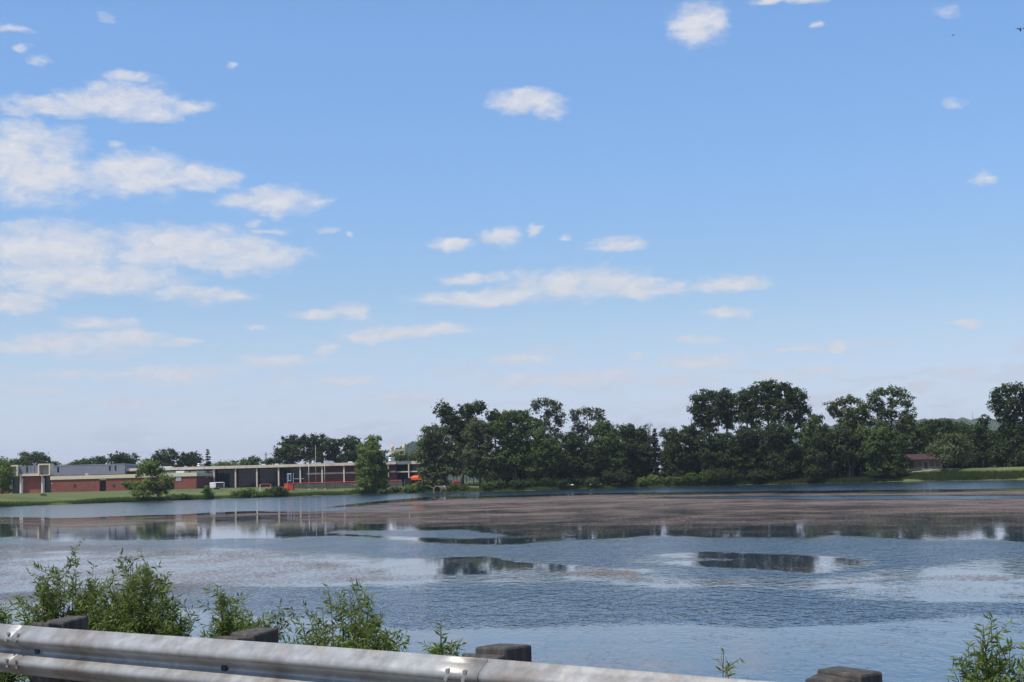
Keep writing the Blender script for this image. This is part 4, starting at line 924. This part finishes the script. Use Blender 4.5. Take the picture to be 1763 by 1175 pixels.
# picnic tables behind the goal
for i, (p, lb) in enumerate(((462, 'red picnic table on the lawn behind the goal'), (483, 'red picnic table beside the red shed'))):
    b = place(p, 66, 838); zb = b.z
    r_ = tag(empty('picnic_table', b), lb, 'table', 'red picnic tables')
    MB().box(b.x - .95, b.x + .95, b.y - .38, b.y + .38, zb + .72, zb + .77).build('top', 'red', r_)
    for s in (-1, 1): MB().box(b.x - .95, b.x + .95, b.y + s * .75 - .13, b.y + s * .75 + .13, zb + .42, zb + .46).build('bench', 'red', r_)
    for s in (-1, 1): MB().tube([(b.x + s * .7, b.y - .8, zb - .03), (b.x + s * .7, b.y - .2, zb + .7), (b.x + s * .7, b.y + .2, zb + .7), (b.x + s * .7, b.y + .8, zb - .03)], .04, 6).build('leg', 'galv', r_)
# enclosed trailer
b = place(374, 80, 838); zb = b.z; L, Wd = 4.6, 2.0
r_ = tag(empty('cargo_trailer', b), 'white enclosed cargo trailer parked on the lawn by the wing end', 'trailer')
mb = MB(); x0 = b.x - 2.3
mb.box(x0, x0 + L, b.y - 1, b.y + 1, zb + .45, zb + 2.35).build('box_body', 'white', r_, bevel=.12)
MB().box(x0 + 2.0, x0 + L - .03, b.y - 1.03, b.y - 1.003, zb + .5, zb + 2.2).build('side_tone_panel', 'dark_metal', r_)
MB().box(x0 + .3, x0 + 1.5, b.y - 1.03, b.y - 1.004, zb + .6, zb + 2.1).build('door', 'white', r_)
MB().box(x0 + 2.5, x0 + 3.0, b.y - 1.08, b.y - 1.032, zb + .6, zb + .75).build('marker_light', 'red', r_)
for dx in (1.7, 2.5):
    for s in (-1, 1):
        MB().tube([(x0 + dx, b.y + s * .82, zb + .34), (x0 + dx, b.y + s * 1.06, zb + .34)], .34, 16).build('wheel', 'tyre', r_)
MB().tube([(x0 + L, b.y, zb + .5), (x0 + L + 1.2, b.y, zb + .5)], .06, 6).build('drawbar', 'dark_metal', r_)
MB().tube([(x0 + L + 1.1, b.y, zb + .55), (x0 + L + 1.1, b.y, zb - .02)], .05, 6).build('jockey_stand', 'dark_metal', r_)
# dugout and orange canopy at the right end of the fence
b = place(699, 38, 838); zb = b.z - .05; x0, x1 = X_(692, b.y), X_(706.5, b.y)
r_ = tag(empty('dugout', b), 'black netted dugout with sloping roof at the right end of the fence', 'dugout')
me = MB(); zt = zb + 2.9
me.add([(x0,b.y,zb),(x1,b.y,zb),(x1,b.y,zt),(x0+1.1,b.y,zt),(x0,b.y,zt-.9),(x0,b.y+4,zb),(x1,b.y+4,zb),(x1,b.y+4,zt),(x0+1.1,b.y+4,zt),(x0,b.y+4,zt-.9)],
       [(0,1,2,3,4),(9,8,7,6,5),(0,5,6,1),(1,6,7,2),(0,4,9,5)]).build('netted_side', 'black_net', r_)
MB().add([(x0-.15,b.y-.15,zt-.98),(x0+1.1,b.y-.15,zt+.04),(x1+.1,b.y-.15,zt+.04),(x0-.15,b.y+4.1,zt-.98),(x0+1.1,b.y+4.1,zt+.04),(x1+.1,b.y+4.1,zt+.04),
          (x0-.15,b.y-.15,zt-.85),(x0+1.1,b.y-.15,zt+.17),(x1+.1,b.y-.15,zt+.17),(x0-.15,b.y+4.1,zt-.85),(x0+1.1,b.y+4.1,zt+.17),(x1+.1,b.y+4.1,zt+.17)],
         [(0,1,7,6),(1,2,8,7),(6,7,10,9),(7,8,11,10),(2,5,11,8),(0,6,9,3),(4,3,9,10),(5,4,10,11),(0,3,4,1),(1,4,5,2)]).build('roof', 'dark_metal', r_)
MB().tube([(x0 + .9, b.y - .05, zb), (x0 + .9, b.y - .05, zt - .2)], .05, 6).build('post', 'galv', r_)
b = place(716, 50, 838); x0, x1 = X_(704, b.y), X_(727, b.y); zb = b.z
r_ = tag(empty('canopy', b), 'bright orange canopy on thin posts beside the black dugout', 'canopy')
cx, cy = (x0 + x1) / 2, b.y + 1.7; z1, z2 = zb + 2.6, zb + 3.4
MB().add([(x0,b.y,z1),(x1,b.y,z1),(x1,b.y+3.4,z1),(x0,b.y+3.4,z1),(cx-.8,cy,z2),(cx+.8,cy,z2)], [(0,1,5,4),(1,2,5),(2,3,4,5),(3,0,4)]).build('canopy_roof', 'orange', r_)
mb = MB()
for (a0, a1, c0, c1) in ((x0, x1, b.y - .02, b.y + .02), (x0, x1, b.y + 3.38, b.y + 3.42)): mb.box(a0, a1, c0, c1, z1 - .75, z1 - .004)
mb.build('valance', 'orange', r_)
for x in (x0 + .06, x1 - .06):
    for y in (b.y + .08, b.y + 3.3): MB().tube([(x, y, zb - .1), (x, y, z1)], .05, 6).build('post', 'white', r_)
o = MB().box(X_(701, b.y - 5), X_(723, b.y - 5), b.y - 6, b.y - 3.4, b.z - .8, b.z + .38).build('concrete_step', 'concrete', None, bevel=.05)
tag(o, 'pale concrete step below the orange canopy', 'step')
# drain pipe outlet
b = place(758, .6, 845)
r_ = tag(empty('drain_pipe', b), 'round concrete drain pipe opening at the water edge', 'pipe')
mb = MB(); n = 20; ro, ri = 1.45, 1.12; dv_ = Vector((-.45, -.89, 0)); sd_ = Vector((.89, -.45, 0)); c0 = b + Vector((-.9, -.3, .45)); V4 = []
for (rr_, k) in ((ro, 0), (ri, 0), (ri, 1), (ro, 1)):
    for j in range(n):
        a = 2 * math.pi * j / n; V4.append(c0 - dv_ * (5 * k) + sd_ * (rr_ * math.cos(a)) + Vector((0, 0, rr_ * math.sin(a))))
F4 = []
for q in range(4):
    for j in range(n):
        j2 = (j + 1) % n; F4.append((q*n+j, q*n+j2, ((q+1)%4)*n+j2, ((q+1)%4)*n+j))
mb.add(V4, F4).build('pipe_ring', 'old_concrete', r_, True)
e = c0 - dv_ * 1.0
MB().tube([e, e - dv_ * .1], 1.11, 16).build('shade_disc', 'dark_metal', r_)  # dark disc added in place of the shade inside the pipe
o = MB().add([(b.x-.4,b.y+1.4,b.z+.9),(b.x+1.8,b.y+1.2,b.z+.6),(b.x+2.2,b.y+2.8,b.z+.7),(b.x-.2,b.y+3,b.z+.8),(b.x-.1,b.y+1.6,b.z+2.6),(b.x+1.5,b.y+1.5,b.z+2.9),(b.x+1.8,b.y+2.6,b.z+2.5),(b.x+.1,b.y+2.7,b.z+2.7)],
   [(3,2,1,0),(4,5,6,7),(0,1,5,4),(1,2,6,5),(2,3,7,6),(3,0,4,7)]).build('concrete_block', 'concrete', None, bevel=.15)
o.location.z -= .9; tag(o, 'pale broken concrete block above the drain pipe', 'block')

# twin domed towers far behind
TY = 1500.0
def zpx(px, py, Y): return at(px, py, Y).z
r_ = tag(empty('twin_towers', (X_(685, TY, 775), TY, 3)), 'tan building with twin domed towers far behind the school roof', 'building')
for p in (675.5, 695):
    x = X_(p, TY, 772); zt = zpx(p, 773.5, TY)
    MB().box(x - 1.3, x + 1.3, TY - 1.3, TY + 1.3, 2, zt).build('tower', 'tan', r_)
    MB().lathe((x, TY, zt), [(1.5, 0), (1.75, .6), (1.75, 2.0), (1.5, 3.0), (.9, 3.8), (.2, 4.2)], 14).build('dome', 'tan', r_, True)
    for z in (zt - 1.2, zt - 4.5): MB().box(x - .5, x + .5, TY - 1.36, TY - 1.302, z - .7, z + .5).build('window', 'glassdark', r_)
za = zpx(685, 776.5, TY); zc = zpx(685, 774.5, TY)
MB().box(X_(676.6, TY, 775) + .5, X_(693.5, TY, 775) - .2, TY - 1, TY + 1, za, zc).build('gallery', 'tan', r_)
for p in (679, 682, 685, 688, 691): x = X_(p, TY, 778); MB().box(x - .35, x + .35, TY - .9, TY + .9, 2, za).build('pier', 'tan', r_)

# ------------------------------------------------------------------ right bank: houses, cars, rocks
def house(name, label, p0, p1, t_, zr, ze, wall, roof):
    b = place((p0 + p1) / 2, t_, 803); Y = b.y; x0, x1 = X_(p0, Y, 795), X_(p1, Y, 795); zb = b.z - .3
    h_e = zpx((p0 + p1) / 2, ze, Y); h_r = zpx((p0 + p1) / 2, zr, Y)
    r_ = tag(empty(name, b), label, 'house')
    MB().box(x0, x1, Y, Y + 8, zb, h_e).build('wall', wall, r_)
    rf = MB().add([(x0-.7,Y-.8,h_e-.05),(x1+.7,Y-.8,h_e-.05),(x1+.7,Y+8.8,h_e-.05),(x0-.7,Y+8.8,h_e-.05),(x0+.8,Y+4,h_r),(x1-.8,Y+4,h_r)],
             [(0,1,5,4),(1,2,5),(2,3,4,5),(3,0,4),(3,2,1,0)]).build('roof', roof, r_)
    xm = x1 - (x1 - x0) * .22; MB().box(xm, xm + .9, Y + 3, Y + 3.9, h_e + .3, h_r + .9).build('chimney', 'brick', rf)
    MB().box(x0 - .75, x1 + .75, Y - .95, Y - .81, h_e - .22, h_e + .02).build('gutter', 'maroon_roof', rf)
    for k, f in enumerate((.1, .28, .62, .8)):
        a = x0 + (x1 - x0) * f
        w_ = MB().box(a, a + 1.5, Y - .05, Y - .002, zb + 1.1, h_e - .35).build('window', 'siding', r_)
        MB().box(a + .1, a + 1.4, Y - .09, Y - .051, zb + 1.2, h_e - .45).build('pane', 'glassdark', w_)
    a = x0 + (x1 - x0) * .47; d_ = MB().box(a, a + 1, Y - .06, Y - .003, zb + .2, zb + 2.4).build('door', 'dark_metal', r_)
    MB().box(a + .1, a + .16, Y - .12, Y - .061, zb + 1.2, zb + 1.4).build('handle', 'galv', d_)
    MB().box(a - .8, a + 1.8, Y - 1.4, Y - .1, zb - .2, zb + .5).build('step', 'concrete', r_)
house('ranch_house', 'low house with maroon roof seen between the right bank trees', 1563, 1622, 48, 781.5, 791, 'siding', 'maroon_roof')
house('ranch_house', 'dim grey roofed house half hidden right of the tallest trees', 1354, 1392, 50, 789, 800, 'siding', 'grey_roof')
house('ranch_house', 'dim grey roofed house behind the airy trees', 1432, 1470, 55, 786, 797, 'siding', 'grey_roof')
def car(name, label, px, t_, paint, ang=0., van=False):
    b = place(px, t_, 806); r_ = tag(empty(name, b), label, 'car')
    hh = 1.95 if van else 1.45; Wc = .88
    prof = [(-2.2,.35),(2.2,.35),(2.25,.75),(2.1,.9),(1.15,1.0),(.55,hh),(-1.5,hh),(-2.1,1.0 if not van else hh-.3),(-2.25,.8)]
    n = len(prof); ca, sa = math.cos(ang), math.sin(ang)
    def w(x, y, z): return (b.x + x * ca - y * sa, b.y + x * sa + y * ca, b.z + z)
    mb = MB(); mb.add([w(x, -Wc * (1 if z < 1.05 else .86), z) for x, z in prof] + [w(x, Wc * (1 if z < 1.05 else .86), z) for x, z in prof],
        [tuple(range(n)), tuple(range(2*n-1, n-1, -1))] + [(i, i + n, (i + 1) % n + n, (i + 1) % n) for i in range(n)])
    mb.build('body', paint, r_, bevel=.06)
    for s in (-1, 1):
        for (a0, a1) in ((-1.4, -.55), (-.45, .45)):
            MB().add([w(a0, s*.885, 1.02), w(a1 + .35*(a1 > 0), s*.885, 1.02), w(a1, s*.775, hh-.1), w(a0, s*.775, hh-.1)], [(0,1,2,3) if s < 0 else (3,2,1,0)]).build('window', 'glassdark', r_)
        for xw in (-1.4, 1.4):
            wh = MB().tube([w(xw, s*.68, .33), w(xw, s*.91, .33)], .33, 16).build('wheel', 'tyre', r_)
            MB().tube([w(xw, s*.90, .33), w(xw, s*.925, .33)], .19, 12).build('rim', 'galv', wh)
        MB().tube([w(2.18, s*.62, .75), w(2.27, s*.62, .75)], .11, 10).build('headlight', 'white', r_)
    MB().add([w(1.12,-.72,1.03), w(1.12,.72,1.03), w(.6,.68,hh-.04), w(.6,-.68,hh-.04)], [(0,1,2,3)]).build('windscreen', 'glassdark', r_).location.x += .02
    return r_
GCAR = 'cars parked under the trees'
car('parked_car', 'pale blue car parked under the trees near the right edge', 1730, 44, 'car_blue')['group'] = GCAR
car('parked_car', 'white van parked left of the pale blue car', 1713, 47, 'car_white', 1.2, True)['group'] = GCAR
car('parked_car', 'white car parked closest to the right edge of the picture', 1750, 46, 'car_white', .2)['group'] = GCAR
car('parked_car', 'red car parked behind the trunks at the left of the middle grove', 788, 34, 'car_red', .3)['group'] = GCAR
car('parked_car', 'white car glimpsed under the dark tree right of the tallest row', 1440, 40, 'car_white', .1)['group'] = GCAR
# white stones in a row and other pale bits
WS = ['leftmost white stone on the bank below the airy trees', 'small white stone second from the left on the bank', 'white stone third from the left on the bank', 'small white stone fourth from the left on the bank', 'largest white stone on the bank, second from the right', 'rightmost white stone on the bank below the airy trees']
for i, (p, s) in enumerate(((977, .8), (985, .6), (998, .7), (1008, .6), (1018, .9), (1036, .7))):
    b = place(p, 13, 827); rg = np.random.default_rng(i + 50)
    pts = unit(26, rg) * np.array([s, s * .8, s * .55])
    import bmesh
    bm = bmesh.new(); [bm.verts.new(q) for q in pts]; bmesh.ops.convex_hull(bm, input=bm.verts)
    me = bpy.data.meshes.new('white_stone'); bm.to_mesh(me); bm.free(); me.materials.append(MAT['white'])
    o = link('white_stone', me); o.location = b + Vector((0, 0, s * .3))
    tag(o, WS[i], 'stone', 'white stones on the bank')
def signpost(label, px, t_, h, w_, mt):
    b = place(px, t_, 830); r_ = tag(empty('sign', b), label, 'sign')
    MB().tube([b - Vector((0, 0, .2)), b + Vector((0, 0, h))], .05, 6).build('post', 'galv', r_)
    MB().box(b.x - w_, b.x + w_, b.y - .08, b.y - .052, b.z + h - .5, b.z + h).build('panel', mt, r_)
signpost('small white sign on a post under the olive tree', 829, 10, 3.2, .45, 'white')
signpost('small dark sign on a post left of the white one', 808, 8, 2.0, .3, 'dark_metal')
# pale path across the right lawn
pth = [(1535, 26), (1560, 27), (1590, 27), (1620, 28), (1660, 30), (1700, 33), (1760, 36), (1830, 40)]
Pp = []
for dt in (-1.6, 1.6):
    row = []
    for p in np.linspace(1380, 1850, 60):
        tq = np.interp(p, [a for a, _ in pth], [c for _, c in pth]) + dt
        q = place(p, tq, 812); row.append((q.x, q.y, q.z + .06))
    Pp.append(row)
struct(link('path', grid_mesh('path', np.array(Pp), 'path')))
# radio mast on the ridge
b = at(1675, 722, 3900); r_ = tag(empty('radio_mast', (b.x, 3900, b.z - 6)), 'thin radio mast on the far wooded ridge', 'mast')
mb = MB()
for k in range(3): a = k * 2.09; mb.tube([(b.x + math.cos(a) * 1.2, 3900 + math.sin(a) * 1.2, b.z - 8), (b.x, 3900, at(1675, 706, 3900).z)], [.45, .25], 4)
mb.build('lattice', 'galv', r_)
# the air: thin haze round the camera and everything on the ground
hm = bpy.data.materials.new('thin_air_haze'); hm.use_nodes = True; hm.node_tree.nodes.clear()
ho = hm.node_tree.nodes.new('ShaderNodeOutputMaterial'); hp = hm.node_tree.nodes.new('ShaderNodeVolumePrincipled')
hp.inputs['Color'].default_value = (.80, .88, 1.0, 1); hp.inputs['Density'].default_value = 7.5e-5; hp.inputs['Anisotropy'].default_value = .2
hm.node_tree.links.new(hp.outputs[0], ho.inputs['Volume'])
struct(MB().box(-12000, 12000, -400, 16000, -9, 460).build('haze', hm), 'stuff')
# two distant birds
for i, (px, py, Y, s, lb) in enumerate(((1757, 51, 90, .16, 'dark bird in the sky at the upper right corner'), (1641, 61, 150, .12, 'tiny bird in the blue sky left of the corner bird'))):
    c = at(px, py, Y); mb = MB()
    mb.lathe(c - Vector((0, 0, s)), [(.01, 0), (s * .28, s * .5), (s * .32, s), (s * .22, s * 1.5), (.01, s * 2)], 8)
    r_ = tag(empty('bird', c), lb, 'bird', 'birds in flight'); mb.build('body', 'dark_metal', r_, True)
    for sg in (-1, 1):
        MB().add([c + Vector((sg * s * .2, -.2 * s, 0)), c + Vector((sg * s * 1.1, -.3 * s, s * .55)), c + Vector((sg * s * 2.1, .3 * s, s * .2)), c + Vector((sg * s * 1.0, .6 * s, s * .45)), c + Vector((sg * s * .2, .7 * s, 0)), c + Vector((sg * s * .9, .1 * s, s * .4))],
                 [(0, 1, 3, 4), (1, 2, 3), (0, 4, 5)]).build('wing', 'dark_metal', r_)

# ------------------------------------------------------------------ guardrail
QR = 5.28                                      # distance across to the beam face
ZTOP = EYE - .842
def s_at(px):
    d = ray(px, 1120); k = QR / (d.x * RN.x + d.y * RN.y); return (d.x * RU.x + d.y * RU.y) * k
s0, s3 = s_at(58), s_at(1412)
gr = tag(empty('guardrail', rq(s_at(500), QR + .2, 1.36)), 'weathered galvanised guardrail on timber posts along the road edge', 'guardrail')
prof = [(.000, .083), (.012, .080), (.030, .052), (.055, .018), (.075, .004), (.100, .008), (.122, .040), (.142, .074), (.156, .080), (.170, .074), (.190, .040), (.212, .008), (.237, .004), (.257, .018), (.282, .052), (.300, .080), (.312, .083)]
# (drop below top, distance away from traffic)
for seg in range(-9, 9):                       # beam lengths that lap at splices
    a, c = seg * 3.81 + s_at(790), (seg + 1) * 3.81 + .15 + s_at(790)
    sv_ = np.linspace(a, c, 14); mb = MB(); off = 0.0045 * (seg % 2)
    n = len(prof)
    for s in sv_:
        for (dz, dq) in prof: mb.v.append(tuple(rq(s, QR - .045 + dq - off, ZTOP - dz + .006 * math.sin(s * .9))))
    k0 = len(mb.v)
    for s in sv_:
        for (dz, dq) in prof: mb.v.append(tuple(rq(s, QR - .045 + dq - off + .0035, ZTOP - dz + .006 * math.sin(s * .9))))
    for i in range(len(sv_) - 1):
        for j in range(n - 1):
            mb.f.append((i*n+j, i*n+j+1, (i+1)*n+j+1, (i+1)*n+j)); mb.f.append((k0+i*n+j, k0+(i+1)*n+j, k0+(i+1)*n+j+1, k0+i*n+j+1))
        for j in (0, n - 1):
            mb.f.append((i*n+j, (i+1)*n+j, k0+(i+1)*n+j, k0+i*n+j) if j == 0 else (k0+i*n+j, k0+(i+1)*n+j, (i+1)*n+j, i*n+j))
    for i in (0, len(sv_) - 1):
        for j in range(n - 1): mb.f.append((i*n+j, k0+i*n+j, k0+i*n+j+1, i*n+j+1) if i == 0 else (i*n+j+1, k0+i*n+j+1, k0+i*n+j, i*n+j))
    beam = mb.build('rail_beam', 'rail', gr, True)
    for dz in (.055, .09, .222, .257):         # splice bolts
        for ds in (-.11, .0): 
            p = rq(c - .08 + ds, QR - .045 + float(np.interp(dz, [x for x, _ in prof], [y for _, y in prof])) - .012, ZTOP - dz)
            MB().tube([p - RN * .006, p + RN * .012], .012, 8).build('bolt', 'rail', beam)
post_s = [s0 + (s3 - s0) * k / 3 for k in range(-8, 6)]
for i, s in enumerate(post_s):
    rg = random.Random(i)
    def blk(q0, q1, hw, z0, z1, name, chop):
        mb = MB(); pts = []
        for (ds, q) in ((-hw, q0), (hw, q0), (hw, q1), (-hw, q1)):
            pts.append(rq(s + ds, q, z0))
        for (ds, q) in ((-hw, q0), (hw, q0), (hw, q1), (-hw, q1)):
            pts.append(rq(s + ds + rg.uniform(-.008, .008), q, z1 + rg.uniform(-chop, chop)))
        return mb.add(pts, [(3,2,1,0),(4,5,6,7),(0,1,5,4),(1,2,6,5),(2,3,7,6),(3,0,4,7)]).build(name, 'wood', gr, bevel=.012)
    po = blk(QR + .145, QR + .34, .10, .55, ZTOP + .036 + rg.uniform(-.012, .012), 'post', .014)
    bl = blk(QR + .041, QR + .1435, .095, ZTOP - .36, ZTOP + .016 + rg.uniform(-.012, .012), 'blockout', .014)
    p = rq(s, QR - .045 + .068, ZTOP - .156)
    MB().tube([p - RN * .004, p + RN * .014], [.024, .028], 10).build('bolt', 'dark_metal', gr)

# weeds and dry grass along the verge
rg = np.random.default_rng(91); n = 9000
S1 = rg.uniform(-20, 8, n); Q1 = rg.uniform(5.75, 9.5, n)
X1 = S1 * RU.x + Q1 * RN.x; Y1 = S1 * RU.y + Q1 * RN.y; Z1 = np.interp(Q1, [a for a, _ in qz], [b_ for _, b_ in qz])
h1 = rg.uniform(.12, .5, n) * (.6 + .6 * np.sin(S1 * 1.7) ** 2); an = rg.uniform(0, math.pi, n); ln = rg.normal(0, .25, (n, 2)) * h1[:, None]
B1 = np.stack([X1, Y1, Z1 - .02], -1); dxy = np.stack([np.cos(an) * .006, np.sin(an) * .006, 0 * an], -1)
v1 = np.stack([B1 - dxy, B1 + dxy, B1 + np.stack([ln[:, 0], ln[:, 1], h1], -1)], 1).reshape(-1, 3)
struct(link('verge_weeds', np_mesh('verge_weeds', v1, 3, 'reed', np.repeat(rg.uniform(0, 1, n), 3))), 'stuff')

# ------------------------------------------------------------------ roadside willow shrubs
def shrub(label, px, Y, ytop, hwpx, nst, lean=0., twigs=9, leaves=15, ll=.066, mat='willow', name='willow_shrub', spread=.35):
    global ntree; ntree += 1
    rg = np.random.default_rng(300 + ntree)
    c = at(px, ytop, Y); zb = nearz(c.x, c.y); b = Vector((c.x, c.y, zb)); H = c.z - zb; hw = hwpx * Y / FPX
    root = tag(empty(name, b), label, 'shrub', 'willow shrubs behind the guardrail')
    st = MB(); C, D, T = [], [], []
    for k in range(nst):
        u = rg.uniform(-1, 1); v = rg.uniform(-1, 1)
        e = b + Vector((u * hw, v * hw * .8, H * (1 - .42 * (u * u * .8 + v * v * .35)) * rg.uniform(.5, 1.03)))
        s = b + Vector((u * hw * spread, v * hw * spread, -.05))
        pts = []
        for i in range(6):
            f = i / 5; p = s.lerp(e, f); p += Vector((math.sin(f * 3 + k) * .03 + lean * f * f * H * .2, math.cos(f * 2.4 + k) * .03, .12 * H * math.sin(f * math.pi) * .5)); pts.append(p)
        st.tube(pts, [.008 * (1.1 - f / 5.5) for f in range(6)], 4, cap=False)
        tint = rg.uniform(.15, .85)
        segs = [(pts, .30)]
        for j in range(twigs):
            f = rg.uniform(.25, .97); i = min(4, int(f * 5)); p = pts[i].lerp(pts[i + 1], f * 5 - i); ln = H * rg.uniform(.08, .2)
            d = Vector((rg.normal(0, 1), rg.normal(0, 1), rg.uniform(.3, 1.6))).normalized() * ln
            q = [p, p + d * .5, p + d + Vector((0, 0, -.05 * ln))]
            st.tube(q, [.0035, .0028, .001], 3, cap=False); segs.append((q, 0.05))
        for q, f0 in segs:
            m_ = leaves if len(q) == 3 else leaves * 2
            for j in range(m_):
                f = f0 + (1 - f0) * (j + rg.uniform(0, 1)) / m_; x = f * (len(q) - 1); i = min(len(q) - 2, int(x))
                p = q[i].lerp(q[i + 1], x - i); ax = (q[i + 1] - q[i]).normalized()
                sd_ = Vector(rg.normal(0, 1, 3)); sd_ = (sd_ - ax * sd_.dot(ax)).normalized()
                dd = (ax * rg.uniform(.3, 1.0) + sd_ + Vector((0, 0, -.15))).normalized()
                C.append(p); D.append(dd); T.append(np.clip(tint + rg.normal(0, .18), 0, 1))
    C = np.array([tuple(x) for x in C]); D = np.array([tuple(x) for x in D]); T = np.array(T); n = len(C)
    L = ll * rg.uniform(.6, 1.25, (n, 1)); S = np.cross(D, unit(n, rg)); S /= np.linalg.norm(S, axis=1, keepdims=True) + 1e-9; U = np.cross(D, S)
    v = np.stack([C, C + D * L * .45 + S * L * .11 + U * L * .03, C + D * L - U * L * .06, C + D * L * .45 - S * L * .11 + U * L * .03], 1).reshape(-1, 3)
    st.build('stems', 'twig', root, True)
    link('leaves', np_mesh('leaves', v, 4, mat, np.repeat(T, 4)), root)
shrub('left half of the big willow shrub behind the left guardrail post', 112, 12.6, 952, 74, 70, lean=.02)
shrub('right half of the big willow shrub, rounder and fuller', 234, 12.3, 962, 92, 95)
shrub('willow shrub cut by the left edge of the picture', -10, 12.8, 1026, 38, 26)
shrub('small leafy sprout between the big shrub and the second post', 326, 11.0, 1064, 24, 4, leaves=7, ll=.11)
shrub('narrow upright willow shrub left of the second post', 392, 12.0, 996, 28, 26, spread=.5)
shrub('low willow shrub hidden partly by the second post', 452, 11.6, 1038, 46, 26)
shrub('wide feathery willow shrub between the second and third posts', 594, 11.2, 1016, 102, 105, twigs=7)
shrub('single willow sprig left of the third post', 758, 10.0, 1062, 28, 12, spread=.4)
shrub('thin dead looking twig rising above the end of the beam', 1252, 8.4, 1106, 28, 5, twigs=4, leaves=5, spread=.3)
shrub('willow shrub at the lower right corner', 1712, 8.3, 1056, 76, 66, twigs=7)
